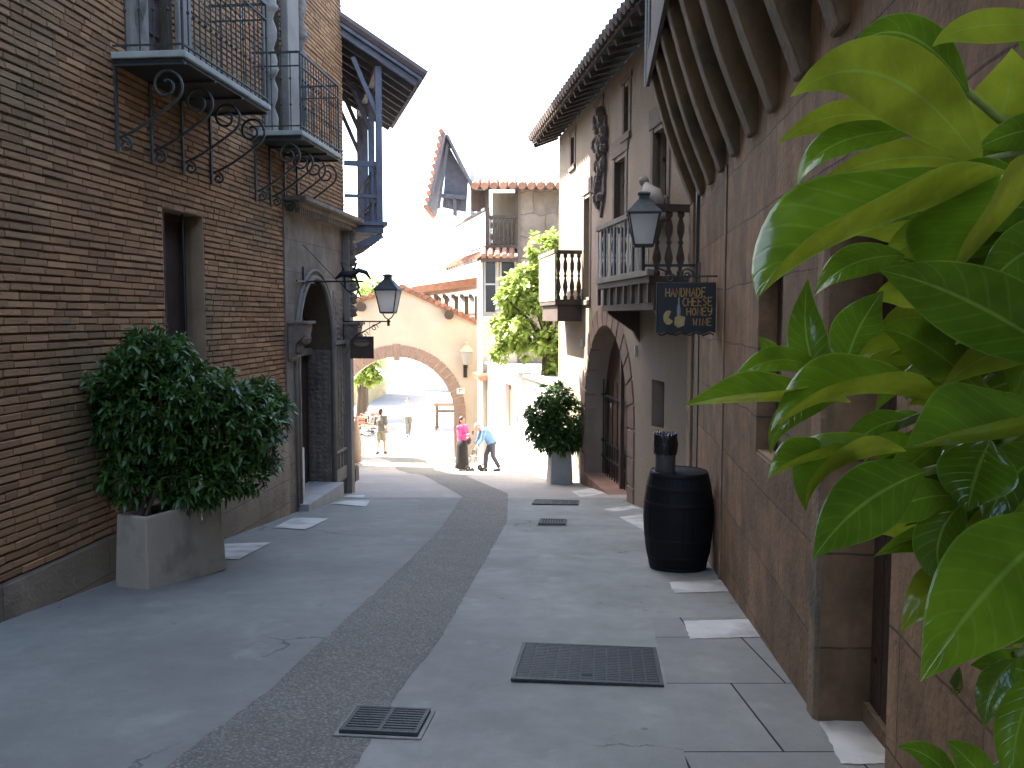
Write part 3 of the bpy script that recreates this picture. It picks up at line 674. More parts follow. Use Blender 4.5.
rf = MB(); rf.box(-7.3, .35, -12.2, 14.35, 13.2, 13.35)
rf.build('roof', M['tiledark'], LB)

# iron arm with a little dragon above the doorway
IA = thing('iron_dragon_arm', 'black wrought iron arm ending in a small dragon above the carved doorway', 'ironwork', (-4.03, 0, 0), RZL)
mb = MB(); zz = 1.98; yy = 12.1
mb.tube([(.04, yy, zz), (.86, yy, zz+.0)], .013, 6); mb.tube([(.06, yy-.35, zz), (.06, yy+.35, zz)], .012, 6)
mb.tube([(.025, yy, zz-.18), (.025, yy, zz+.2)], .02, 6); mb.tube([(.03, yy, zz+.5), (.5, yy, zz+.01)], .005, 5)
mb.build('rod', M['iron'], IA)
dm = MB(); dm.tube([(.48, yy, zz+.04), (.58, yy, zz+.11), (.7, yy, zz+.09), (.8, yy, zz+.15), (.9, yy, zz+.12), (.97, yy, zz+.02)], [.012, .045, .05, .035, .03, .008], 8)
dm.tube([(.6, yy, zz+.12), (.55, yy+.02, zz+.26), (.68, yy+.02, zz+.2)], [.02, .012, .004], 6); dm.tube([(.72, yy, zz+.12), (.78, yy-.02, zz+.25), (.86, yy, zz+.21)], [.02, .012, .004], 6)
dm.tube([(.6, yy, zz+.08), (.62, yy, zz-.1), (.7, yy, zz-.18)], [.02, .015, .008], 6); dm.tube([(.75, yy, zz+.08), (.8, yy, zz-.08), (.76, yy, zz-.2), (.84, yy, zz-.24)], [.02, .015, .01, .006], 6)
dm.tube([(.55, yy, zz-.02), (.66, yy, zz-.14), (.78, yy, zz-.1), (.82, yy, zz-.2)], .012, 6)
dm.build('dragon', M['iron'], IA, smooth=True)

# ------------------------------------------------------------------ lantern
def lantern(t, c, w_, h_, fm=None):
    fm = fm or M['greeniron']
    x, y, z = c        # z = bottom of glass body; square tapering body, pyramid roof
    gl = MB(); b = w_*.30; a = w_*.5
    gl.add([(x-b,y-b,z),(x+b,y-b,z),(x+b,y+b,z),(x-b,y+b,z),(x-a,y-a,z+h_*.58),(x+a,y-a,z+h_*.58),(x+a,y+a,z+h_*.58),(x-a,y+a,z+h_*.58)], [(0,1,5,4),(1,2,6,5),(2,3,7,6),(3,0,4,7)])
    gl.build('glass', M['lampglass'], t)
    f = MB(); s = 1.03
    for sx in (-1, 1):
        for sy in (-1, 1): f.beam((x+sx*b*s, y+sy*b*s, z-.01), (x+sx*a*s, y+sy*a*s, z+h_*.59), w_*.05, w_*.05, (1,0,0))
    for q, zz in ((b, z), (a, z+h_*.58)):
        for k in ((-1,-1,1,-1), (1,-1,1,1), (1,1,-1,1), (-1,1,-1,-1)): f.beam((x+k[0]*q*s, y+k[1]*q*s, zz), (x+k[2]*q*s, y+k[3]*q*s, zz), w_*.06, w_*.06)
    f.box(x-b, x+b, y-b, y+b, z-.03*h_, z-.01*h_)
    f.build('frame', fm, t)
    rf_ = MB(); A = a*1.18
    prof = [(A, .58), (A*.98, .61), (A*.72, .70), (A*.45, .81), (A*.30, .86), (A*.26, .93), (A*.36, .94), (A*.36, .97), (A*.18, 1.0)]
    rf_.lathe([(r*1.414, q*h_) for r, q in prof], (x, y, z), 4, rot=math.pi/4)
    rf_.build('lamp_roof', fm, t)
L1 = thing('street_lamp', 'black wall lantern on a scrolled iron arm beyond the carved doorway', 'street lamp', (-4.03, 0, 0), RZL)
lantern(L1, (.745, 14.0, 1.57), .33, .60)
mb = MB(); mb.tube([(.0, 14.0, 1.43), (.78, 14.0, 1.43)], .012, 6); mb.tube([(.0, 14.0, 1.12), (.3, 14, 1.25), (.62, 14.0, 1.42)], .010, 6)
mb.tube([(.745, 14, 1.36), (.745, 14, 1.46)], .022, 6); mb.tube([(.745-.09, 14, 1.55), (.745-.05, 14, 1.49), (.745, 14, 1.46), (.745+.05, 14, 1.49), (.745+.09, 14, 1.55)], .010, 6)
for cx, cz, r in ((.52, 1.33, .06), (.36, 1.22, .06), (.28, 1.36, .05)): mb.tube([(a, 14, b) for a, b in spiral(0, 1.3, r, .01, (cx, cz), 16)], .007, 5)
mb.box(0, .03, 13.95, 14.05, 1.0, 1.5)
mb.build('arm', M['iron'], L1)
S1 = thing('hanging_sign', 'small dark hanging sign with a gold oval emblem below the left wall lantern', 'sign', (-4.03, 0, 0), RZL)
mb = MB(); mb.box(.135, .50, 14.0, 14.03, .85, 1.19); mb.build('board', M['wood'], S1, bevel=.004)
mb = MB(); mb.box(.13, .505, 13.992, 14.0, 1.17, 1.195); mb.box(.13, .505, 13.992, 14.0, .845, .87); mb.box(.13, .15, 13.992, 14.0, .87, 1.17); mb.box(.485, .505, 13.992, 14.0, .87, 1.17); mb.build('frame', M['doorwood'], S1)
mb = MB(); mb.prism([(.31+.13*math.cos(R(a)), 1.10+.065*math.sin(R(a))) for a in range(180, 361, 15)], 'y', 13.985, 13.999)
mb.build('emblem', mat('dull_gold', (.26,.19,.09), .7), S1)
mb = MB(); mb.prism([(.31+.12*math.cos(R(a)), 1.11+.045*math.sin(R(a))) for a in range(0, 181, 15)], 'y', 13.985, 13.999); mb.build('emblem_top', mat('dull_mauve', (.13,.10,.12), .7), S1)
for x in (.2, .44): MB().tube([(x, 14.015, 1.19), (x, 14.015, 1.43)], .004, 5).build('hook', M['iron'], S1)
W1 = MB().box(-.1, -.06, 11.92, 12.28, -.98, -.32).build('notice_panel', M['whiteboard'], None, bevel=.005); W1.location = (-4.03, 0, 0); W1.rotation_euler = (0, 0, RZL)
tag(W1, 'plain white panel standing in the left carved doorway', 'panel')
mb = MB(); mb.box(.02, .16, 13.9, 14.1, -1.02, -.8); mb.box(.04, .14, 13.89, 14.11, -.8, -.77)
o = mb.build('wall_box', M['doorwood'], None, bevel=.006); o.location = (-4.03, .3, -.15); o.rotation_euler = (0, 0, RZL); tag(o, 'small dark brown box low on the wall at the far corner of the brick building', 'box')

# ================================================================== LEFT BUILDING BEYOND (hidden behind the corner, its wooden gallery shows)
RZG = R(15)
GB = thing('gallery_building', 'building past the brick corner with a blue grey wooden gallery under a broad eave', 'building', (-2.66, 14.2, 0), RZG)
mb = MB(); mb.box(-4, -.02, .05, 4.6, -4, 6.15); mb.box(-4, -.35, .05, 4.1, 6.15, 12.3); mb.build('wall', M['brickwall'], GB)
mb = MB(); mb.box(-5, -.1, 4.6, 9.6, -4.5, 5.2); mb.build('low_wall', M['plaster'], GB)
mb = MB(); mb.box(-5, -.2, 9.6, 15.4, -5, 3.3); mb.build('end_wall', M['cream'], GB)
mb = MB()
mb.add([(-.6,-.12,6.35),(-.6,3.6,6.35),(1.24,3.6,5.26),(1.24,-.12,5.26),(-.6,-.12,6.43),(-.6,3.6,6.43),(1.24,3.6,5.34),(1.24,-.12,5.34)], [(0,1,2,3),(7,6,5,4),(0,3,7,4),(3,2,6,7),(2,1,5,6),(1,0,4,5)])
r_ = mb.build('roof', M['greywood'], GB)
mb = MB()
for k in range(10):
    y = -.02+k*.39; mb.beam((-.4, y, 6.17), (1.16, y, 5.245), .07, .09)
mb.build('rafter', M['greywood'], r_)
mb = MB()
for k in range(17):
    y = -.08+k*.225; mb.tube([(1.30, y, 5.36), (-.55, y, 6.46)], .085, 8)
mb.build('tiles', M['tiledark'], r_)
mb = MB(); mb.box(-.02, .62, .08, 3.5, 2.86, 2.98); mb.box(.0, .68, .04, 3.54, 2.98, 3.04); g_ = mb.build('gallery', M['greywood'], GB)
mb = MB()
for k in range(7): mb.beam((-.0, .15+k*.54, 2.55), (.60, .15+k*.54, 2.83), .08, .1)
mb.build('floor_joist', M['greywood'], g_)
for y in (.12, 1.25, 2.35, 3.42):
    mb = MB(); mb.box(.51, .61, y-.05, y+.05, 3.04, 5.50); mb.beam((.56, y, 4.7), (.16, y, 5.62), .06, .07); mb.build('post', M['greywood'], g_)
mb = MB(); mb.box(.53, .59, .17, 3.38, 3.92, 4.0); mb.box(.53, .59, .17, 3.38, 3.42, 3.47); mb.box(.0, .53, .09, .15, 3.92, 4.0); mb.box(.0, .53, .09, .15, 3.42, 3.47); mb.box(.5, .6, .17, 3.38, 5.42, 5.52)
for k in range(22): mb.box(.55, .575, .28+k*.14, .31+k*.14, 3.04, 3.92)
for k in range(2): mb.box(.30+k*.15-.015, .30+k*.15+.015, .105, .135, 3.04, 3.92)
mb.build('rail', M['greywood'], g_)

# ================================================================== RIGHT WALL BUILDING
RZR = -R(5.52)
RB = thing('stone_block_building', 'brown block building along the right with a jettied upper floor on curved brackets', 'building', (1.04, 0, 0), RZR)
ENDY = 9.86
DO = (3.05, 3.98, -1, 2.05, None); RW = (4.98, 5.72, .62, 1.80, None)
mb = MB(); wall(mb, -12, ENDY, -1.6, 4.2, [DO, RW], 0, .62); shell(mb, -12, ENDY, -1.6, 4.2, 0, 6)
mb.build('wall', M['blockwall'], RB)
# door pier, quoin strip and plinth
mb = MB(); mb.box(-.02, .30, 3.985, 4.14, -.75, 2.1); mb.build('pier', M['pier'], RB, bevel=.02)
mb = MB(); mb.box(-.035, .0, 3.99, 4.4, -.75, 3.0); 
mb = MB(); mb.box(.235, .29, 3.03, 4.0, -.4, 2.05); dd = mb.build('door', M['dark'], RB)
mb = MB()
for k in range(6): mb.box(.227, .235, 3.06+k*.155, 3.20+k*.155, -.3, 2.0)
mb.build('door_board', M['wood'], dd, bevel=.003)
mb = MB(); mb.box(.20, .62, 3.05, 3.98, -.6, gz(3.5)+.06); mb.build('threshold', M['pier'], RB)
mb = MB(); mb.tube([(.30, 3.93, -.02), (.25, 3.9, -.02), (.22, 3.9, -.05)], .012, 6); mb.build('door_stop', M['iron'], RB)
mb = MB()
for a, b in ((RW[0], RW[0]+.05), (RW[1]-.05, RW[1]), (5.32, 5.37)): mb.box(.12, .16, a, b, RW[2], RW[3])
mb.box(.12, .16, RW[0], RW[1], RW[2], RW[2]+.05); mb.box(.12, .16, RW[0], RW[1], RW[3]-.05, RW[3])
wn = mb.build('window', M['wood'], RB); MB().box(.125, .15, RW[0]+.055, RW[1]-.055, RW[2]+.055, RW[3]-.055).build('shutter', M['ribwood'], wn)
mb = MB(); mb.box(.01, .11, RW[0], RW[1], RW[2], RW[2]+.02); mb.build('sill', M['pier'], wn)
# vertical pilaster strips and the slot beside the sign
for a, b, th in ((9.52, ENDY, .03), (7.2, 7.3, .012)):
    MB().box(-th, .0, a, b, -1.2, 2.72).build('pilaster', M['pier'], RB, bevel=.01)
MB().box(-.012, .0, 9.0, 9.28, -.2, 2.05).build('slot', M['wood'], RB)
# jettied floor
mb = MB(); mb.box(-.48, 0, -12, ENDY, 4.2, 7.0); mb.build('upper_wall', M['soffit'], RB)
mb = MB(); mb.prism([(0, 3.25), (0, 4.2), (-.47, 4.2), (-.40, 4.0)], 'y', -12, ENDY-.01); mb.build('soffit', M['soffit'], RB)
mb = MB(); mb.box(-.52, -.482, -12, ENDY+.02, 4.02, 4.30); mb.build('fascia', M['soffit'], RB)
mb = MB()
for x in (-.53, -.50): mb.tube([(x, ENDY+.02, 4.02), (x, ENDY+.02, 7.0)], .012, 6)
mb.build('downpipe', M['paleiron'], RB)
for k in range(15):
    y = 9.62-k*.72
    mb = MB(); pts = []
    for j in range(11):
        t = j/10; pts.append((.02-.46*t**1.15-.0, 2.72+1.38*t-.08*math.sin(math.pi*t)))
    for (a, b) in zip(pts, pts[1:]):
        pass
    w_ = .10; vs = []
    for j, (x, z_) in enumerate(pts):
        q = .10+.04*math.sin(math.pi*j/10); wj = w_+random.uniform(-.006, .006)
        vs += [(x-q*.55, y-wj, z_-q*.2), (x-q*.55, y+wj, z_-q*.2), (x+q*1.2, y+wj, z_+q*.5), (x+q*1.2, y-wj, z_+q*.5)]
    mb.add(vs, [(j*4+a, j*4+(a+1) % 4, (j+1)*4+(a+1) % 4, (j+1)*4+a) for j in range(10) for a in range(4)]+[(0,1,2,3), (43,42,41,40)])
    mb.build('bracket', M['ribwood'], RB, bevel=.02)
mb = MB()
for k in range(8): mb.box(-.045, .0, -6, ENDY, 2.60, 2.66)


# ================================================================== PLASTER BUILDING WITH ARCHED DOOR (right, further on)
RZB = R(7.24)
PB = thing('plaster_building', 'aged plaster building on the right with arched gateway, small windows and two balconies', 'building', (2.03, 10.2, 0), RZB)
AR = (2.60, 5.60, -1.75, 1.36, -.12)
N1 = (.86, 1.42, .06, .68, None); W_ = [(.87, 1.47, 3.02, 3.88, None), (2.92, 3.56, 2.95, 3.86, None), (4.5, 4.85, 4.4, 4.95, None), (6.75, 7.05, 4.42, 4.92, None), (5.35, 5.8, 1.85, 3.6, None), (2.75, 3.0, 4.2, 4.85, None)]
mb = MB(); wall(mb, -.35, 8.35, -2.6, 5.2, [AR, N1]+W_, 0, .40); shell(mb, -.35, 8.35, -2.6, 5.2, 0, 6)
mb.build('wall', M['plaster'], PB)
mb = MB(); voussoirs(mb, 4.1, 1.5, 1.48, -.12, .34, -.018, .2, 15)
for s in (2.26, 5.6):
    for k in range(4): mb.box(-.018, .2, s, s+.34, -1.75+k*.41, -1.75+k*.41+.385)
mb.build('arch_surround', M['archstone'], PB, bevel=.008)
for o_ in W_+[N1]:
    a, b, c, d_, _ = o_
    f = MB(); f.box(.16, .2, a, b, c, d_); wn = f.build('window', M['darkglass'] if o_ is not N1 else M['quoin'], PB)
    if o_ is N1: continue
    f = MB(); e = .13
    f.box(-.014, .10, a-e, a, c-.05, d_+.06); f.box(-.014, .10, b, b+e, c-.05, d_+.06); f.box(-.022, .10, a-e-.05, b+e+.05, d_+.06, d_+.32 if b-a > .4 else d_+.15); f.box(-.04, .10, a-e, b+e, c-.14, c-.05)
    f.build('surround', M['quoin'], wn, bevel=.01)
    f = MB(); f.box(.12, .155, (a+b)/2-.02, (a+b)/2+.02, c, d_); f.box(.12, .155, a, b, c+(d_-c)*.6, c+(d_-c)*.6+.03); f.build('frame', M['wood'], wn)
# gate inside the archway
g_ = MB(); g_.prism([(2.6, -1.75)]+arch_pts(2.6, 5.6, -.12, 1.36, 20)+[(5.6, -1.75)], 'x', .36, .40); gt = g_.build('gate', M['doorwood'], PB)
b = MB()
for k in range(17): 
    y = 2.75+k*.17; b.tube([(.30, y, -1.6), (.30, y, -.7 if k % 2 else .4)], .012, 5)
for z_ in (-1.5, -1.0, -.72, .1): b.box(.29, .31, 2.62, 5.58, z_, z_+.04)
b.build('iron_grille', M['iron'], gt)
b = MB(); b.box(.24, .30, 4.0, 4.07, -1.6, 1.3); b.build('gate_post', M['wood'], gt)
MB().box(-.05, .36, 2.6, 5.6, -2.2, -1.30).build('threshold', mat('reddish_step', (.26,.15,.11), .9), PB)
for y in (2.2, 5.9): MB().box(-.03, .0, y-.02, y+.02, .95, 1.1).build('wall_plaque', M['whiteboard'], PB)
# relief and small statue
mb = MB(); random.seed(3)
for k in range(46):
    z_ = 3.35+random.random()*1.45; w_ = .34*(1-abs((z_-4.15)/.95)**2)
    mb.ell((-.03, 4.42+random.uniform(-1, 1)*max(.05, w_), z_), (.07+random.random()*.05, .06+random.random()*.07, .06+random.random()*.09), 7, 5)
mb.prism([(4.15, 3.5), (4.42, 3.12), (4.7, 3.5), (4.72, 4.7), (4.12, 4.7)], 'x', -.04, .0)
mb.build('heraldic_relief', M['relief'], PB, smooth=False)
mb = MB(); mb.tube([(-.12, .75, 2.9), (-.13, .95, 3.02), (-.13, 1.15, 3.05), (-.12, 1.35, 3.2)], [.06, .10, .11, .05], 8); mb.ell((-.14, 1.42, 3.26), (.07, .09, .07), 8, 6); mb.tube([(-.12, .95, 2.75), (-.13, 1.0, 3.0)], .04, 6); mb.tube([(-.12, 1.2, 2.75), (-.13, 1.18, 3.0)], .04, 6); mb.box(-.22, 0, .7, 1.5, 2.70, 2.78)
mb.build('stone_figure', M['statue'], PB, smooth=True)
# roof with tile ends
EZ = 5.12
mb = MB(); mb.add([(-.52,-.5,EZ),(-.52,8.75,EZ),(6.2,8.75,EZ+2.6),(6.2,-.5,EZ+2.6),(-.52,-.5,EZ+.07),(-.52,8.75,EZ+.07),(6.2,8.75,EZ+2.67),(6.2,-.5,EZ+2.67)], [(0,1,2,3),(7,6,5,4),(0,4,5,1),(1,5,6,2),(2,6,7,3),(3,7,4,0)])
r_ = mb.build('roof', M['soffit'], PB)
mb = MB()
for k in range(46): mb.tube([(-.60, -.4+k*.2, EZ+.085), (1.2, -.4+k*.2, EZ+.085+1.8*.387)], .075, 8)
mb.build('tiles', M['tiledark'], r_)
mb = MB()
for k in range(24): mb.beam((-.48, -.3+k*.39, EZ-.05), (.02, -.3+k*.39, EZ+.14), .07, .09)
mb.build('rafter', M['soffit'], r_)
def baluster(mb, x, y, z0, z1, r=.035):
    h = z1-z0; mb.lathe([(r*.9, 0), (r*.9, .06*h), (r*.45, .1*h), (r*1.15, .27*h), (r*.9, .36*h), (r*.4, .48*h), (r*.8, .52*h), (r*.4, .56*h), (r*.95, .68*h), (r*1.0, .78*h), (r*.45, .9*h), (r*.9, .94*h), (r*.9, h)], (x, y, z0), 8)
# near balcony: pale thin bars in front, dark turned balusters at the end
D_ = -.56; y0, y1 = -.33, 2.25
mb = MB(); mb.box(-.004, D_, y0, y1, 1.88, 1.96); mb.box(-.004, D_+.06, y0+.03, y1-.03, 1.58, 1.66); bl = mb.build('balcony', M['wood'], PB, bevel=.006)
mb = MB(); mb.box(D_-.03, D_+.05, y0-.02, y1+.02, 1.96, 2.03); mb.box(D_-.03, D_+.04, y0-.02, y1+.02, 2.68, 2.74)
mb.build('front_rail', mat('weathered_pale_wood', (.32,.29,.24), .85), bl)
for k in range(8): MB().box(D_-.005, D_+.035, y0+.02+k*.355, y0+.06+k*.355, 1.66, 1.88).build('joist_end', M['wood'], bl)
MB().box(-.004, D_+.07, y0+.03, y1-.03, 1.66, 1.878).build('underframe', M['wood'], bl)
mb = MB()
for k in range(15): mb.box(D_-.008, D_+.008, y0+.03+k*.178, y0+.048+k*.178, 2.03, 2.68)
mb.build('front_bars', M['paleiron'], bl)
mb = MB(); mb.box(-.004, D_+.05, y0-.02, y0+.06, 2.66, 2.74); mb.build('end_rail', M['wood'], bl); mb = MB(); mb.box(-.004, D_+.05, y1-.06, y1+.02, 2.66, 2.74)
for s in (y0+.03, y1-.03):
    for k in range(4): b_ = MB(); baluster(b_, -.06-k*.135, s, 1.96, 2.66, .045); b_.build('baluster', M['wood'], bl, smooth=True)
for k in range(6): MB().box(-.004, D_+.07, y0+.05+k*.48, y0+.13+k*.48, 1.66, 1.88).build('joist', M['wood'], bl)
mb.build('end_rail', M['wood'], bl)
for y in (y0+.1, y1-.2): MB().prism([(-.0, 1.15), (-.08, 1.3), (-.45, 1.55), (-.45, 1.58), (0, 1.58)], 'y', y, y+.1).build('balcony_support', M['wood'], bl)
# far balcony: solid plank front, turned balusters at the near end
D_ = -.50; y0, y1 = 5.95, 7.75
mb = MB(); mb.box(-.004, D_, y0, y1, 1.72, 1.82); mb.box(-.004, D_+.05, y0+.05, y1-.05, 1.42, 1.72); bl = mb.build('balcony', M['wood'], PB, bevel=.006)
mb = MB()
for k in range(6): mb.box(D_-.012, D_+.012, y0, y1, 1.80+k*.14, 1.93+k*.14)
mb.box(D_-.03, D_+.03, y0-.02, y1+.02, 2.66, 2.72); mb.build('plank_front', mat('sunlit_planks', (.45,.38,.30), .85, (.34,.28,.21), 9), bl)  # pale plank tone carries the sunlight on this front
mb = MB(); mb.box(-.004, D_+.02, y0, y0+.07, 2.64, 2.71)
for k in range(4): b_ = MB(); baluster(b_, -.06-k*.125, y0+.035, 1.82, 2.64, .042); b_.build('baluster', M['wood'], bl, smooth=True)

mb.build('end_rail', M['wood'], bl)

# ------------------------------------------------------------------ lamp and sign on the right
L2 = thing('street_lamp', 'dark green square lantern on an iron wall arm above the cheese sign', 'street lamp', (1.04, 0, 0), RZR)
lantern(L2, (-.565, 9.2, 2.24), .30, .55)
mb = MB(); mb.box(-.03, -.0, 9.16, 9.24, 1.65, 3.1); mb.box(-.565, -.03, 9.185, 9.215, 2.02, 2.045); mb.tube([(-.565, 9.2, 1.98), (-.565, 9.2, 2.24)], .02, 6)
mb.tube([(-.03, 9.2, 1.72), (-.15, 9.2, 1.78), (-.3, 9.2, 1.96), (-.45, 9.2, 2.02)], .010, 6)
mb.tube([(a, 9.2, b) for a, b in spiral(0, 1.6, .075, .01, (-.12, 1.93), 20)], .009, 5); mb.tube([(a, 9.2, b) for a, b in spiral(0, 1.6, .05, .01, (-.28, 1.9), 20)], .008, 5)
mb.tube([(-.04, 9.2, 3.1), (-.04, 9.2, 3.25)], [.014, .002], 6)
mb.build('arm', M['greeniron'], L2)

S2 = thing('hanging_sign', 'dark hanging board with gold lettering HANDMADE CHEESE HONEY WINE', 'sign', AT(686, 308, 7.7), R(-2))
W2, H2 = .49, .43
mb = MB(); pts = [(-W2/2, H2/2), (W2/2, H2/2)]
for k in range(17): pts.append((W2/2-W2*k/16, -H2/2+.012*math.sin(k*1.5)))
mb.prism(pts, 'y', -.015, .015); mb.build('board', M['signboard'], S2)
mb = MB(); mb.tube([(-W2/2-.01, 0, H2/2), (W2/2+.01, 0, H2/2)], .009, 6)
for s in (-1, 1): mb.tube([(s*(W2/2+.006), 0, H2/2), (s*(W2/2+.006), 0, -H2/2)], .009, 6)
for k in range(4):
    c = -W2/2+W2*(k+.5)/4; mb.tube([(c-W2/8, 0, -H2/2-.005), (c-W2/16, 0, -H2/2-.025), (c, 0, -H2/2-.012), (c+W2/16, 0, -H2/2-.0), (c+W2/8, 0, -H2/2-.02)], .008, 5)
mb.tube([(W2/2, 0, H2/2+.06), (-W2/2+.05, 0, H2/2+.06)], .008, 6); mb.tube([(-.15, 0, H2/2), (-.15, 0, H2/2+.06)], .004, 5); mb.tube([(.18, 0, H2/2), (.18, 0, H2/2+.06)], .004, 5); mb.tube([(W2/2, 0, H2/2+.06), (W2/2+.07, 0, H2/2+.06)], .01, 6)
mb.build('frame', M['greeniron'], S2)
GL = {'H': [[(0,0),(0,1)],[(1,0),(1,1)],[(0,.5),(1,.5)]], 'A': [[(0,0),(.5,1),(1,0)],[(.2,.38),(.8,.38)]], 'N': [[(0,0),(0,1),(1,0),(1,1)]], 'D': [[(0,0),(0,1),(.6,.95),(1,.5),(.6,.05),(0,0)]],
      'M': [[(0,0),(.1,1),(.5,.35),(.9,1),(1,0)]], 'E': [[(1,1),(0,1),(0,0),(1,0)],[(0,.52),(.8,.52)]], 'C': [[(1,.9),(.5,1),(.05,.65),(.05,.3),(.5,0),(1,.1)]], 'S': [[(.95,.9),(.4,1),(.05,.75),(.9,.35),(.5,0),(0,.1)]],
      'O': [[(.5,1),(.05,.6),(.2,.1),(.6,0),(.95,.4),(.85,.85),(.5,1)]], 'Y': [[(0,1),(.05,.5),(.9,.5)],[(1,1),(.9,.3),(.5,0),(.1,.05)]], 'W': [[(0,1),(.2,0),(.5,.7),(.8,0),(1,1)]], 'I': [[(.5,0),(.5,1)]]}
def letters(word, x0, x1, z0, z1, m):
    mb = MB(); n = len(word); adv = (x1-x0)/n
    for i, ch in enumerate(word):
        for st in GL[ch]:
            mb.tube([(x0+i*adv+p[0]*adv*.74, -.018, z0+p[1]*(z1-z0)+i*.0006) for p in st], .0058, 5)
    mb.build('lettering', m, S2)
def sx(u): return (u-686)/880*7.7
def sz(v): return (308-v)/880*7.7
letters('HANDMADE', sx(665.5), sx(706), sz(297), sz(288.5), M['gold']); letters('CHEESE', sx(682.5), sx(712.5), sz(306), sz(298), M['gold'])
letters('HONEY', sx(686.5), sx(712.5), sz(315.5), sz(308), M['gold']); letters('WINE', sx(693), sx(712), sz(325.5), sz(318.5), M['gold'])
mb = MB(); bx = sx(678.5)
prof = [(-.012,0),(-.016,.05),(-.015,.085),(-.006,.12),(-.006,.17),(.006,.17),(.006,.12),(.013,.085),(.016,.05),(.012,0)]
mb.prism([(bx+a, sz(316)+b-.01) for a, b in prof], 'y', -.022, -.0155); mb.build('painted_bottle', M['bottle'], S2)
mb = MB(); c = (sx(668.5), sz(317.5)); mb.prism([(c[0]+.045*math.cos(R(a)), c[1]+.062*math.sin(R(a))) for a in range(60, 331, 15)]+[c], 'y', -.021, -.0155)
c = (sx(680), sz(321)); mb.prism([(c[0]-.05, c[1]-.03), (c[0]-.02, c[1]-.058), (c[0]+.035, c[1]-.04), (c[0]+.045, c[1]+.035), (c[0], c[1]+.05), (c[0]-.045, c[1]+.035)], 'y', -.023, -.0165)
mb.build('painted_cheese', M['cheese'], S2)

# ------------------------------------------------------------------ barrel and pot
bp = G(681, 565); bp.x = 1.475; bp.y = 7.70; bz = gz(bp.y)-.01
BR = thing('barrel', 'large black wooden barrel standing against the right hand wall', 'barrel', (bp.x, bp.y, bz))
mb = MB(); prof = [(.240, .0), (.246, .02), (.285, .2), (.303, .38), (.308, .48), (.303, .62), (.284, .76), (.256, .875), (.250, .89), (.24, .89), (.235, .87)]
n = 96; vs = []
for r, z_ in prof:
    for k in range(n):
        q = r*(1-.008*(k % 4 == 0)); vs.append((q*math.cos(2*math.pi*k/n), q*math.sin(2*math.pi*k/n), z_))
mb.add(vs, [(i*n+k, i*n+(k+1) % n, (i+1)*n+(k+1) % n, (i+1)*n+k) for i in range(len(prof)-1) for k in range(n)]+[tuple(range(n-1, -1, -1)), tuple(range((len(prof)-1)*n, len(prof)*n))])
mb.build('staves', M['barrel'], BR, smooth=False)
def rat(z_):
    for (a, b), (c, d) in zip(prof, prof[1:]):
        if z_ <= d: return a+(c-a)*(z_-b)/(d-b)
    return .25
for z_ in (.03, .14, .29, .60, .74, .85):
    mb = MB(); a, b = rat(z_), rat(z_+.035); mb.lathe([(a+.001, 0), (a+.0018, .001), (b+.0018, .034), (b+.001, .035)], (0, 0, z_), 48); mb.build('hoop', M['hoop'], BR, smooth=True)
PT = thing('covered_pot', 'dull pot with a crumpled black plastic bag over its rim, on top of the barrel', 'pot', (bp.x-.125, bp.y-.02, bz+.872))
mb = MB(); mb.lathe([(.085, 0), (.088, .01), (.09, .2), (.092, .25)], (0,0,0), 24); mb.build('pot', M['pewter'], PT, smooth=True)
mb = MB(); n = 40; vs = []; pr = [(.096, .17), (.100, .2), (.103, .26), (.100, .32), (.104, .345), (.09, .35), (.085, .30)]
for i, (r, z_) in enumerate(pr):
    for k in range(n):
        a = 2*math.pi*k/n; q = r*(1+.05*math.sin(k*2.3+i)+.04*math.sin(k*5.1-i*2)); zz = z_+.008*math.sin(k*1.9+i*1.3)+(.012*math.sin(k*3.3) if i > 3 else 0); vs.append((q*math.cos(a), q*math.sin(a), zz))
mb.add(vs, [(i*n+k, i*n+(k+1) % n, (i+1)*n+(k+1) % n, (i+1)*n+k) for i in range(len(pr)-1) for k in range(n)]); mb.build('plastic_bag', M['plasticbag'], PT, smooth=True, fixn=False)

# ------------------------------------------------------------------ foliage helpers
def bush_leaf(vs, fs, p, d, L_, w_, droop=.3):
    d = d.normalized(); s = d.cross(Vector((0,0,1)))
    if s.length < .1: s = Vector((1,0,0))
    s.normalize(); s = (Matrix.Rotation(random.uniform(-.7, .7), 3, d) @ s); u = s.cross(d)
    if u.z < 0: u = -u
    b = len(vs); m = p+d*L_*.5+u*L_*.05; t = p+d*L_-Vector((0,0,1))*L_*droop*.5
    vs += [p, m+s*w_*.5+u*w_*.12, m, m-s*w_*.5+u*w_*.12, t, p+d*L_*.22+s*w_*.36, p+d*L_*.22-s*w_*.36, p+d*L_*.8+s*w_*.3-Vector((0,0,1))*L_*droop*.2, p+d*L_*.8-s*w_*.3-Vector((0,0,1))*L_*droop*.2]
    fs += [(b, b+5, b+1, b+2), (b, b+2, b+3, b+6), (b+2, b+1, b+7, b+4), (b+2, b+4, b+8, b+3)]
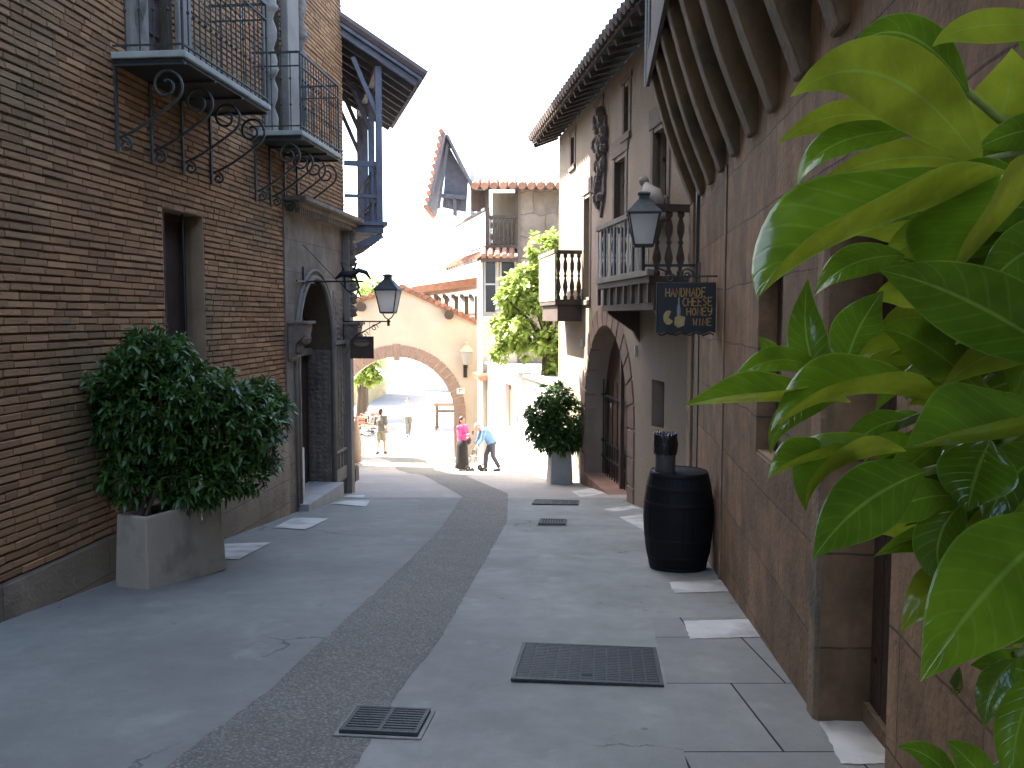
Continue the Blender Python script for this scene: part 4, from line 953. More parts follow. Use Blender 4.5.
def foliage(name, ells, whorls, per, L_, w_, m, parent, inside=None, seed=1, tight=.55, gaps=.0):
    random.seed(seed); vs = []; fs = []; tot = 0
    vols = [e[2] for e in ells]
    cnt = 0; tries = 0
    while cnt < whorls and tries < whorls*30:
        tries += 1; e = random.choices(ells, vols)[0]; c, r = Vector(e[0]), e[1]
        d = Vector((random.gauss(0,1), random.gauss(0,1), random.gauss(0,1))).normalized(); q = random.uniform(tight, 1.05)**.6
        rr = 1+.22*noise.noise(d*2.3+c*3)+.12*noise.noise(d*6+c)
        p = c+Vector((d.x*r[0], d.y*r[1], d.z*r[2]))*q*rr
        if inside and not inside(p): continue
        if gaps and noise.noise(p*3.1+Vector((seed, 0, 0))) > gaps: continue
        cnt += 1; ax = (d+Vector((random.gauss(0,.35), random.gauss(0,.35), .45+random.gauss(0,.3)))).normalized()
        s = ax.cross(Vector((.3,.7,.2))).normalized(); t = ax.cross(s)
        for k in range(per):
            a = k*2.4+random.random(); sp = random.uniform(.5, 1.1)
            ld = ax*random.uniform(.25, .8)+(s*math.cos(a)+t*math.sin(a))*sp
            bush_leaf(vs, fs, p+ax*random.uniform(-.02, .03), ld, L_*random.uniform(.6, 1.15), w_*random.uniform(.8, 1.2))
    mb = MB(); mb.v = [tuple(v) for v in vs]; mb.f = fs
    return mb.build(name, m, parent, smooth=True, fixn=False)

# left potted shrub
PA, PBn, PC = G(110, 588), G(148, 590), G(227, 570)
dy = (PC-PBn); dy.z = 0; dyn = dy.normalized(); ang = math.atan2(-dyn.x, dyn.y); wx = .36; ln_ = dy.length
zb = min(PA.z, PC.z)-.06
SH = thing('potted_shrub', 'big dark green glossy shrub in a long pale concrete trough by the brick wall', 'potted shrub', (PBn.x, PBn.y, PBn.z), ang)
mb = MB(); h = .57; t_ = .05; zb0 = -.10
def trough(mb, w_, l_, z0, z1, flare, t_):
    o0 = [(-w_, 0), (0, 0), (0, l_), (-w_, l_)]; o1 = [(-w_+flare, flare), (-flare, flare), (-flare, l_-flare), (-w_+flare, l_-flare)]
    i1 = [(-w_+flare+t_, flare+t_), (-flare-t_, flare+t_), (-flare-t_, l_-flare-t_), (-w_+flare+t_, l_-flare-t_)]
    vs = [(x, y, z0) for x, y in o0]+[(x, y, z1) for x, y in o1]+[(x, y, z1) for x, y in i1]+[(x, y, z1-.07) for x, y in i1]
    fs = [(0,1,2,3)]; 
    for a in range(4):
        b = (a+1) % 4; fs += [(a, b, b+4, a+4), (a+4, b+4, b+8, a+8), (a+8, b+8, b+12, a+12)]
    fs.append((12,13,14,15)); mb.add(vs, fs)
trough(mb, wx, ln_, zb0+.03, h, .022, .05); mb.build('planter', M['concrete'], SH, bevel=.015)
MB().box(-wx+.03, -.03, .03, ln_-.03, -.14, -.06).build('shade_black_foot', M['dark'], SH)  # recessed foot coloured black for the shade in the gap under the trough
MB().box(-wx+.08, -.08, .08, ln_-.08, .45, .53).build('soil', M['bark'], SH)
inv = (Matrix.Translation(SH.location) @ Matrix.Rotation(ang, 4, 'Z')).inverted()
def wl(u, v, Y): return inv @ AT(u, v, Y)
EL = [(wl(198,405,7.4), (.36,.36,.36), 3), (wl(150,408,7.25), (.50,.42,.52), 6), (wl(228,432,7.6), (.44,.45,.42), 5), (wl(152,360,7.3), (.28,.3,.24), 2), (wl(258,412,7.9), (.27,.3,.26), 2), (wl(122,402,7.1), (.26,.25,.40), 2), (wl(190,480,7.35), (.38,.35,.22), 2.5), (wl(245,470,7.6), (.26,.3,.2), 1.2), (wl(130,480,7.1), (.22,.22,.2), 1)]
Mi = inv.inverted()
def ok_left(p):
    q = Mi @ p; return q.x > -4.03+TL*q.y+.02 and q.z > gz(q.y)+.42
foliage('foliage', EL, 1900, 8, .115, .028, M['bushleaf'], SH, ok_left, 5, .35)
mb = MB(); random.seed(4)
for k in range(9):
    a = Vector((-wx/2+random.uniform(-.1, .1), ln_*random.uniform(.1, .9), .5)); e = random.choice(EL[:6])[0]; mb.tube([a, a.lerp(e, .5)+Vector((0,0,.1)), e], [.018, .012, .006], 6)
mb.build('stem', M['bark'], SH)

# right potted shrub
q = G(562, 484)
SR = thing('potted_shrub', 'round green shrub in a tall grey planter near the far corner of the plaster building', 'potted shrub', (q.x-.02, q.y, q.z), RZB)
mb = MB(); trough(mb, .42, .5, -.08, .62, .03, .04); o = mb.build('planter', M['greycon'], SR, bevel=.01); o.location = (.21, -.1, 0)
ER = [((0,.15,1.15), (.5,.45,.5), 5), ((-.1,.1,1.55), (.32,.32,.3), 2), ((-.35,.1,1.25), (.3,.3,.3), 2), ((.2,.2,.9), (.3,.3,.32), 2), ((-.25,.05,.95), (.32,.3,.35), 3), ((0,.0,.8), (.38,.3,.25), 3)]
foliage('foliage', ER, 900, 6, .12, .045, M['bushleaf'], SR, lambda p: p.z > .6 and p.x < .5, 8, .4)
MB().tube([(0, .1, .5), (0, .12, 1.2)], [.03, .015], 6).build('stem', M['bark'], SR)

# ------------------------------------------------------------------ trees
def tree(label, base, trunk_pts, rs, ells, whorls, L_, w_, seed, m='treeleaf', group=None, gaps=.15):
    t = thing('tree', label, 'tree', base, 0, group)
    b = Vector(base); mb = MB(); mb.tube([Vector(p)-b for p in trunk_pts], rs, 8)
    top = Vector(trunk_pts[-1])-b
    for c, r, w_2 in ells: mb.tube([top, (top+Vector(c)-b)/2+Vector((0,0,.1)), Vector(c)-b], [rs[-1]*.8, rs[-1]*.4, .02], 6)
    mb.build('trunk', M['bark'], t, smooth=True)
    foliage('crown', [(Vector(c)-b, r, w2) for c, r, w2 in ells], whorls, 5, L_, w_, M[m], t, None, seed, .2, gaps)
Y = 22.5
tree('leafy tree with sunlit yellow green crown rising behind the far plank balcony', (AT(548, 455, Y).x, Y, gz(Y)), [(AT(549, 455, Y).x, Y, gz(Y)), AT(546, 400, Y), AT(545, 372, Y), AT(548, 345, Y)], [.14, .12, .11, .1],
     [(AT(548,250,Y), (.55,.5,.45), 2), (AT(528,290,Y), (.7,.6,.6), 4), (AT(515,330,Y), (.6,.6,.5), 3), (AT(555,300,Y), (.5,.6,.7), 3), (AT(545,340,Y), (.5,.6,.3), 1.5), (AT(503,352,Y), (.25,.3,.22), 1), (AT(507,300,Y), (.3,.3,.3), 1), (AT(570,340,Y),(.5,.5,.8),2), (AT(557,372,Y), (.32,.4,.5), 2), (AT(530,345,Y), (.4,.4,.3), 1)], 1000, .22, .11, 11)
tree('pale sunlit tree crown above the left end of the gabled arch wall', (-7.2, 42, -3.6), [(-7.2, 42, -3.6), (-7.1, 42, .5)], [.25, .15],
     [((-7.3,42,2.4), (1.3,1.2,.9), 3), ((-6.4,42,2.2), (.9,.9,.6), 2), ((-8.4,42,2.0), (1,1,1), 2)], 420, .34, .16, 12)
tree('young tree seen through the arch at its left edge', (AT(358, 420, 40).x, 40, -3.6), [(AT(358, 420, 40).x, 40, -3.6), AT(359, 385, 40)], [.12, .09],
     [(AT(362,368,40), (.75,.7,.6), 2), (AT(372,378,40), (.4,.5,.3), 1)], 260, .26, .13, 13)

# ================================================================== GABLED ARCH WALL
YA = 31.0
AW = thing('arch_wall', 'cream gabled wall across the street pierced by a wide round brick arch', 'archway')
ac = AT(397, 380, YA).x; half = 2.0; zs = AT(397, 413, YA).z; za = AT(397, 357, YA).z; zg = gz(YA)-.15
apex = (AT(402, 290, YA).x, AT(402, 290, YA).z); lft = (AT(354, 304, YA).x, AT(354, 304, YA).z); rgt = (AT(478, 325, YA).x, AT(478, 325, YA).z)
sl = (apex[1]-lft[1])/(apex[0]-lft[0]); farl = (apex[0]-4.8, apex[1]-sl*4.8)
arc = [(ac-half*math.cos(math.pi*k/24), zs+(za-zs)*math.sin(math.pi*k/24)) for k in range(25)]
poly = [(farl[0], zg), farl, apex, rgt, (rgt[0], zg), (ac+half, zg)]+arc[::-1]+[(ac-half, zg)]
MB().prism(poly, 'y', YA, YA+.7).build('wall', M['cream'], AW)
nv = 25
for k in range(nv):
    A = math.pi*k/nv+.010; B_ = math.pi*(k+1)/nv-.010; mb = MB(); t_ = .42 if k != nv//2 else .46; ri = 0 if k != nv//2 else -.12
    ps = [(ac-(half+ri)*math.cos(a), zs+(za-zs+ri)*math.sin(a)) for a in (A, B_)]+[(ac-(half+t_)*math.cos(a), zs+(za-zs+t_)*math.sin(a)) for a in (B_, A)]
    mb.prism(ps, 'y', YA-.03, YA+.1); mb.build('voussoir', M['voussoir'], AW)
for s in (-1, 1):
    for k in range(3):
        z0_ = zg+(zs-zg)*k/3+.01; z1_ = zg+(zs-zg)*(k+1)/3-.01; x = ac+s*half
        MB().box(x, x+s*.42, YA-.03, YA+.1, z0_, z1_).build('pier_stone', M['voussoir'], AW)
mb = MB()
for a, b in ((farl, apex), (apex, rgt)):
    mb.beam((a[0], YA+.35, a[1]+.05), (b[0], YA+.35, b[1]+.05), 1.0, .10, (0,0,1))
mb.build('coping', M['tile'], AW)
mb = MB()
for a, b in ((farl, apex), (apex, rgt)):
    n = int((Vector(b)-Vector(a)).length/.22)
    for k in range(n+1):
        t = k/n; x = a[0]+(b[0]-a[0])*t; z_ = a[1]+(b[1]-a[1])*t+.12; mb.tube([(x, YA-.2, z_), (x, YA+.9, z_)], .085, 6)
mb.build('coping_tiles', M['tile'], AW)
for u, v in ((361, 307), (449, 315)):
    p = AT(u, v, YA-.2); MB().tube([(p.x, YA-.32, p.z), (p.x, YA+.05, p.z)], .16, 10).build('beam_end', M['wood'], AW)
p = AT(461, 391, YA-.04)
NP = thing('number_plaque', 'small pale plaque with a dark mark on the right pier of the arch', 'plaque', (p.x, YA-.035, p.z))
MB().box(-.15, .13, -.02, .0, -.11, .11).build('plate', M['white'], NP)
mb = MB(); mb.box(-.06, .06, -.028, -.02, .05, .075); mb.box(-.06, -.03, -.028, -.02, -.06, .05); mb.build('mark', M['greycloth'], NP)
# far lamp on the arch pier
L3 = thing('street_lamp', 'glare-paled wall lantern on the right pier of the distant arch wall', 'street lamp')
lp = AT(467, 364, YA-.45); lantern(L3, (lp.x, lp.y, lp.z), .42, .75, M['glarepale'])
mb = MB(); mb.tube([(lp.x, lp.y, lp.z-.02), (lp.x-.02, lp.y+.05, lp.z-.15), (lp.x-.08, YA, lp.z-.2)], .03, 6); mb.box(lp.x-.15, lp.x-.02, YA-.05, YA-.001, lp.z-.5, lp.z-.05); mb.build('arm', M['iron'], L3)

# ================================================================== WHITE BUILDING BEHIND THE PEOPLE, FAR HOUSE
WBg = thing('white_building', 'low dazzling white building on the right behind the two people in the sun', 'building')
A_, B2 = Vector((.95, 18.7)), Vector((-.78, 28.0)); dv = (B2-A_).normalized(); nrm = Vector((-dv.y, dv.x))
lenw = (B2-A_).length; angw = math.atan2(-dv.x, dv.y); WBg.location = (.95, 18.7, 0); WBg.rotation_euler = (0, 0, angw)
def yat(u):
    d = ray(u, 380); # along-wall position of picture column u
    return (d.x*A_.y-d.y*A_.x)/(d.y*dv.x-d.x*dv.y)
y1w, y2w = yat(512), yat(505)
WD = (min(y1w, y2w), max(y1w, y2w), -1.6, -.35, None)
mb = MB(); wall(mb, 0, lenw, -3.8, .02, [WD], 0, .35); shell(mb, 0, lenw, -3.8, .02, 0, 3.5); mb.build('wall', M['white'], WBg)
MB().box(.12, .16, WD[0], WD[1], WD[2], WD[3]).build('window', mat('red_brown_shutter', (.30,.10,.06), .7), WBg)
mb = MB(); mb.box(-.08, .3, -.0, lenw, .02, .07); mb.build('coping', M['white'], WBg)
yl = yat(487); mb = MB(); mb.box(-.25, 0, yl-.2, yl+1.2, -.52, -.40)
for k in range(7): mb.tube([(-.3, yl-.15+k*.2, -.40), (0, yl-.15+k*.2, -.33)], .07, 6)
mb.build('tile_ledge', M['tile'], WBg)

YH = 28.2
FH = thing('far_house', 'far house with stone wall, corner balcony, tiled awning and a steep wooden gable', 'house')
def px(u, v, Y=YH): p = AT(u, v, Y); return p.x, p.z
xw, zt = px(518, 187); xc = px(482, 300)[0]
MB().box(xw, 4.2, YH, YH+5, -3.6, zt).build('upper_wall', M['stonewall'], FH)
MB().box(xc, xw, YH+.02, YH+5, -3.6, px(500, 256)[1]).build('lower_wall', M['cream'], FH)
MB().box(xc-.16, xc+.02, YH-.05, YH+.3, -3.6, px(500, 262)[1]).build('white_pillar', M['white'], FH)
MB().box(xc+.3, xw, YH+1.3, YH+1.5, px(500,250)[1], zt).build('loggia_back', M['cream'], FH)
for u0, u1 in ((484, 497), (500, 516)):
    x0, z1_ = px(u0, 258); x1, z0_ = px(u1, 312); f = MB().box(x0, x1, YH-.02, YH+.02, z0_, z1_).build('window', M['darkglass'], FH)
    g = MB(); g.box(x0, x0+.05, YH-.04, YH-.02, z0_, z1_); g.box(x1-.05, x1, YH-.04, YH-.02, z0_, z1_); g.box(x0, x1, YH-.045, YH-.02, (z0_+z1_)/2, (z0_+z1_)/2+.05); g.box(x0, x1, YH-.045, YH-.02, z1_-.06, z1_); g.build('frame', mat('pale_frame', (.4,.36,.33), .7), f)
MB().box(xc-.1, xw, YH-.22, YH, px(500,318)[1]-.1, px(500,318)[1]+.05).build('ledge', M['white'], FH)
# corner loggia
bz0 = px(500, 245)[1]; bz1 = px(500, 207)[1]; xb = px(487, 220)[0]
mb = MB(); mb.box(xb-.05, xw-.02, YH-.10, YH+1.2, bz0-.12, bz0); bal = mb.build('balcony', M['wood'], FH)
mb = MB(); mb.box(xb-.02, xw, YH-.08, YH-.02, px(500,217)[1]-.04, px(500,217)[1]+.04); 
for k in range(7): b_ = MB(); baluster(b_, xb+.14+k*.13, YH-.05, bz0, px(500,217)[1]-.04, .03); b_.build('baluster', M['wood'], bal, smooth=True)
mb.box(xb-.05, xb+.07, YH-.1, YH+.02, bz0, zt-.05); mb.box(xw-.1, xw, YH-.04, YH-.005, bz0, zt-.05)
mb.build('balustrade', M['wood'], bal)
# left flank of the balcony runs away to the left
fl = Vector((px(487,207)[0], YH, bz1)); dl = Vector((-math.sin(R(14)), math.cos(R(14)), 0))
def alongb(u):
    d = ray(u, 220); return (d.x*fl.y-d.y*fl.x)/(d.y*dl.x-d.x*dl.y)
Lf = alongb(455)
a = fl; b = fl+dl*Lf
mb = MB(); mb.add([(a.x,a.y,bz0),(b.x,b.y,bz0),(b.x,b.y,bz1-.1),(a.x,a.y,bz1-.1),(a.x+.12,a.y+.03,bz0),(b.x+.12,b.y+.03,bz0),(b.x+.12,b.y+.03,bz1-.1),(a.x+.12,a.y+.03,bz1-.1)], [(0,1,2,3),(7,6,5,4),(0,3,7,4),(1,5,6,2),(3,2,6,7),(0,4,5,1)])
mb.build('plank_parapet', M['white'], bal)
mb = MB(); mb.beam((a.x, a.y-.03, bz1-.06), (b.x, b.y, bz1-.06), .18, .07); mb.build('handrail', M['greywood'], bal)
for k, t in enumerate((.42, .95)):
    c = fl+dl*Lf*t; MB().box(c.x-.05, c.x+.08, c.y-.06, c.y+.06, bz0, px(467,170,c.y)[1]).build('post', M['white'], bal)
# awning of tiles below the balcony
mb = MB(); aw0 = bz0-.14; n = 12
for k in range(n):
    c = fl+dl*(Lf*k/(n-1)); mb.tube([(c.x-.35, c.y-.05, aw0-.32), (c.x+.1, c.y, aw0-.02)], .11, 6)
for k in range(5): mb.tube([(xb-.1+k*.22, YH-.45, aw0-.25), (xb-.1+k*.22, YH-.02, aw0-.0)], .10, 6)
mb.build('awning_tiles', M['tile'], FH)
mb = MB(); c0 = fl; c1 = fl+dl*Lf
mb.add([(c0.x-.3,c0.y-.4,aw0-.38),(c1.x-.3,c1.y,aw0-.38),(c1.x+.4,c1.y,aw0-.12),(c0.x+.4,c0.y-.0,aw0-.12),(c0.x-.3,c0.y-.4,aw0-.31),(c1.x-.3,c1.y,aw0-.31),(c1.x+.4,c1.y,aw0-.05),(c0.x+.4,c0.y,aw0-.05)], [(0,3,2,1),(4,5,6,7),(0,1,5,4),(1,2,6,5),(2,3,7,6),(3,0,4,7)])
mb.box(xb-.2, xw, YH-.42, YH-.01, aw0-.40, aw0-.30); mb.build('awning_boards', M['wood'], FH)
mb = MB(); mb.box(xw-.02, xw+.08, YH-.03, YH, -.5, zt); mb.build('corner_post', M['quoin'], FH)
MB().box(px(471,200)[0], px(487,200)[0], YH+.5, YH+.7, px(480,209)[1], zt-.02).build('plank_wall', M['wood'], FH)
# main roof edge, wavy tile ends towards the street
x0 = px(472, 186)[0]; x1 = px(575, 183)[0]+1.5; ze = px(500, 190)[1]
mb = MB(); mb.add([(x0,YH-.45,ze-.06),(x1,YH-.45,ze-.06),(x1,YH+5,ze+1.2),(x0,YH+5,ze+1.2),(x0,YH-.45,ze+.02),(x1,YH-.45,ze+.02),(x1,YH+5,ze+1.28),(x0,YH+5,ze+1.28)], [(0,3,2,1),(4,5,6,7),(0,1,5,4),(1,2,6,5),(2,3,7,6),(3,0,4,7)])
rr = mb.build('roof', M['wood'], FH)
mb = MB(); k = 0
while x0+.12+k*.29 < x1:
    x = x0+.12+k*.29; mb.tube([(x, YH-.55, ze+.05), (x, YH+1.5, ze+.52)], .125, 8); k += 1
mb.build('tiles', M['tile'], rr)
# steep gable roof on the left
Yg = 30.2
gl = px(432, 211, Yg); ga = px(447, 138, Yg); gr = px(473, 190, Yg); g2 = px(444, 214, Yg)
def slab2(mb, p, q, y0, y1, t_):
    d = Vector((q[0]-p[0], q[1]-p[1])).normalized(); n_ = Vector((-d.y, d.x))*t_
    pts = [(p[0], p[1]), (q[0], q[1]), (q[0]+n_.x, q[1]+n_.y), (p[0]+n_.x, p[1]+n_.y)]; mb.prism(pts, 'y', y0, y1)
mb = MB(); slab2(mb, gl, ga, Yg-.9, Yg+1.8, .10); slab2(mb, ga, gr, Yg-.5, Yg+1.8, .08); gg = mb.build('gable_roof', M['greywood'], FH)
mb = MB(); n = 12
for k in range(n):
    t = k/(n-1); x = gl[0]+(ga[0]-gl[0])*t; z_ = gl[1]+(ga[1]-gl[1])*t; mb.tube([(x-.12, Yg-.95, z_+.03), (x-.12, Yg+1.8, z_+.03)], .09, 6)
mb.build('tiles', M['tile'], gg)
mb = MB(); mb.prism([(gl[0]+.35, gl[1]+.12), (ga[0]+.02, ga[1]-.2), (px(468,181,Yg)[0], px(468,181,Yg)[1]), (px(466,212,Yg)[0], px(466,212,Yg)[1])], 'y', Yg, Yg+.1); mb.build('gable_boards', M['greywood'], gg)
mb = MB(); mb.beam((px(440,196,Yg)[0], Yg-.1, px(440,196,Yg)[1]), (px(466,198,Yg)[0], Yg-.1, px(466,198,Yg)[1]), .1, .14); mb.beam((px(455,200,Yg)[0], Yg-.1, px(455,200,Yg)[1]), (px(455,216,Yg)[0], Yg-.1, px(455,216,Yg)[1]), .12, .12)
mb.beam((gl[0]+.25, Yg-.3, gl[1]+.05), (ga[0]+.05, Yg-.3, ga[1]-.25), .08, .12, (0,1,0)); mb.build('brace', M['greywood'], gg)


# open wooden roof behind the arch wall
OR = thing('open_timber_roof', 'low open timber roof on posts behind the right slope of the arch wall', 'roof')
Yo = 34
pa = AT(412, 288, Yo); pb_ = AT(484, 275, Yo)
mb = MB(); mb.add([(pa.x,Yo,pa.z+.05),(pb_.x,Yo,pb_.z-.05),(pb_.x,Yo+3,pb_.z-.25),(pa.x,Yo+3,pa.z-.15),(pa.x,Yo,pa.z-.2),(pb_.x,Yo,pb_.z-.35),(pb_.x,Yo+3,pb_.z-.4),(pa.x,Yo+3,pa.z-.3)], [(0,1,2,3),(7,6,5,4),(0,4,5,1),(1,5,6,2),(2,6,7,3),(3,7,4,0)])
mb.build('roof_slab', M['tile'], OR)
mb = MB()
for k in range(8):
    x = pa.x+.2+(pb_.x-pa.x-.4)*k/7; mb.beam((x, Yo+.1, pa.z-.3), (x, Yo+2.5, pa.z-.42), .12, .14)
mb.box(pa.x, pb_.x+.8, Yo+.28, Yo+.5, .75, .9); mb.build('beam', M['wood'], OR)
for k in range(6): 
    x = pa.x+.5+(pb_.x-pa.x-.8)*k/5; MB().box(x-.07, x+.07, Yo+.32, Yo+.46, .9, pa.z-.3).build('post', M['wood'], OR)
MB().box(AT(456,300,Yo).x, pb_.x+1, Yo+.3, Yo+3, -3.7, .75).build('base_wall', M['cream'], OR)

# pale buildings beyond the plaza
o = MB().box(-16, -8.6, 52, 60, -3.8, 1.0).build('ochre_building', mat('ochre_plaster', (.62,.45,.20), .9), None); tag(o, 'ochre yellow building beyond the plaza at the left edge of the arch', 'building')
FB = thing('plaza_building', 'long white building across the plaza seen through the arch', 'building')
mb = MB(); mb.box(-7.0, 14, 62, 70, -3.8, 1.6); mb.build('wall', M['white'], FB)
mb = MB(); mb.box(-7.2, 14.2, 61.6, 70, 1.6, 1.75); mb.build('roof', M['tile'], FB)
for x in (-5.6, -3.4, -1.2, 1.0): MB().box(x, x+.9, 61.95, 62.0, -1.9, -.2).build('window', M['greywood'], FB)

# ------------------------------------------------------------------ plaza furniture
def parasol_open(loc, label):
    t = thing('parasol', label, 'parasol', loc)
    MB().tube([(0,0,0), (0,0,2.5)], .03, 8).build('pole', M['wood'], t)
    MB().lathe([(1.5, 2.15), (1.48, 2.22), (.8, 2.48), (.05, 2.75)], (0,0,0), 8).build('canopy', M['whitecloth'], t)
parasol_open((AT(368, 420, 44).x, 44, -3.65), 'white open parasol in the plaza at the left side of the arch')
def table_set():
    t = thing('cafe_table', 'small red brown cafe table in the plaza behind the walking man', 'table', (0,0,0), 0, 'cafe tables under the arch')
    MB().lathe([(.4, .72), (.4, .75)], (0,0,0), 16).build('tabletop', M['red'], t)
    mb = MB(); mb.tube([(0,0,0), (0,0,.72)], .03, 6); mb.build('pedestal', M['iron'], t); MB().lathe([(.22, 0), (.2, .03)], (0,0,0), 12).build('base', M['iron'], t); return t
def chair():
    t = thing('cafe_chair', 'red brown cafe chair beside the cafe tables left of the walking man', 'chair', (0,0,0), 0, 'cafe chairs under the arch')
    MB().box(-.2, .2, -.2, .2, .43, .46).build('seat', M['red'], t); mb = MB(); mb.box(-.2, .2, .18, .21, .55, .68); mb.box(-.2, .2, .18, .21, .74, .86); mb.box(-.2, -.17, .18, .21, .46, .55); mb.box(.17, .2, .18, .21, .46, .55); mb.box(-.2,-.17,.18,.21,.68,.74); mb.box(.17,.2,.18,.21,.68,.74); mb.build('backrest', M['red'], t)
    for sx_ in (-.18, .18):
        for sy_ in (-.18, .18): MB().tube([(sx_, sy_, 0), (sx_, sy_, .43)], .014, 5).build('leg', M['iron'], t)
    return t
tb = table_set(); ch = chair()
spots = [(359, 438, 0), (369, 440, 1), (374, 436, 2)]
for i, (u, v, k) in enumerate(spots):
    o = tb if i == 0 else copy_tree(tb); Yt = 38+i*1.1; o.location = (AT(u, v, Yt).x, Yt, gz(Yt)+.006)
for i, (u, Yt, rz) in enumerate([(355, 37.2, .3), (363, 37.4, 2.8), (366, 38.6, 1.5), (373, 38.2, 4.2), (377, 38.9, 3.0)]):
    o = ch if i == 0 else copy_tree(ch); o.location = (AT(u, 430, Yt).x, Yt, gz(Yt)+.006); o.rotation_euler = (0, 0, rz)
p = G(357, 466)
FP = thing('folded_parasol', 'folded brown parasol standing on a grey foot just past the brick corner', 'parasol', (p.x, p.y, p.z+.01))
MB().lathe([(.02, .1), (.13, .12), (.17, .5), (.13, 1.0), (.06, 1.4), (.02, 1.6)], (0,0,0), 10).build('canopy', M['tan'], FP, smooth=True)
MB().lathe([(.2, 0), (.2, .06), (.04, .1), (.02, 1.7)], (0,0,0), 10).build('pole', M['greycon'], FP)
p = G(350, 462); mb = MB(); random.seed(9)
for (x, y, z_, r) in ((0,0,.25,.3), (.12,.1,.62,.2), (-.2,.1,.45,.28), (.02,.15,.85,.13)):
    mb.ell((x, y, z_), (r, r*.9, r*1.0), 9, 6)
o = remeshed(mb, 'rock_fountain', M['greycon'], None, .05, 2); o.location = (p.x-.12, p.y+.9, p.z); tag(o, 'pale grey stone lump behind the folded parasol', 'rock')
p = AT(450, 420, 40)
ST = thing('terracotta_stall', 'small orange brown stall with posts seen through the right side of the arch', 'stall', (p.x, 40, -3.62))
MB().box(-.7, .7, -.4, .4, 1.1, 1.2).build('canopy', M['tile'], ST)
for x in (-.6, .6):
    for y in (-.35, .35): MB().box(x-.04, x+.04, y-.04, y+.04, 0, 1.1).build('post', M['ribwood'], ST)
MB().box(-.6, .6, -.3, .3, .8, .86).build('counter', M['ribwood'], ST)
p = G(500, 466)
o = thing('signpost', 'thin grey post with a small plate in front of the white building', 'post', (AT(519, 460, 23).x, 23, gz(23)))
MB().tube([(0,0,0), (0,0,1.75)], .025, 8).build('pole', M['paleiron'], o); MB().box(-.14, .14, -.03, -.015, 1.35, 1.7).build('plate', M['whiteboard'], o)

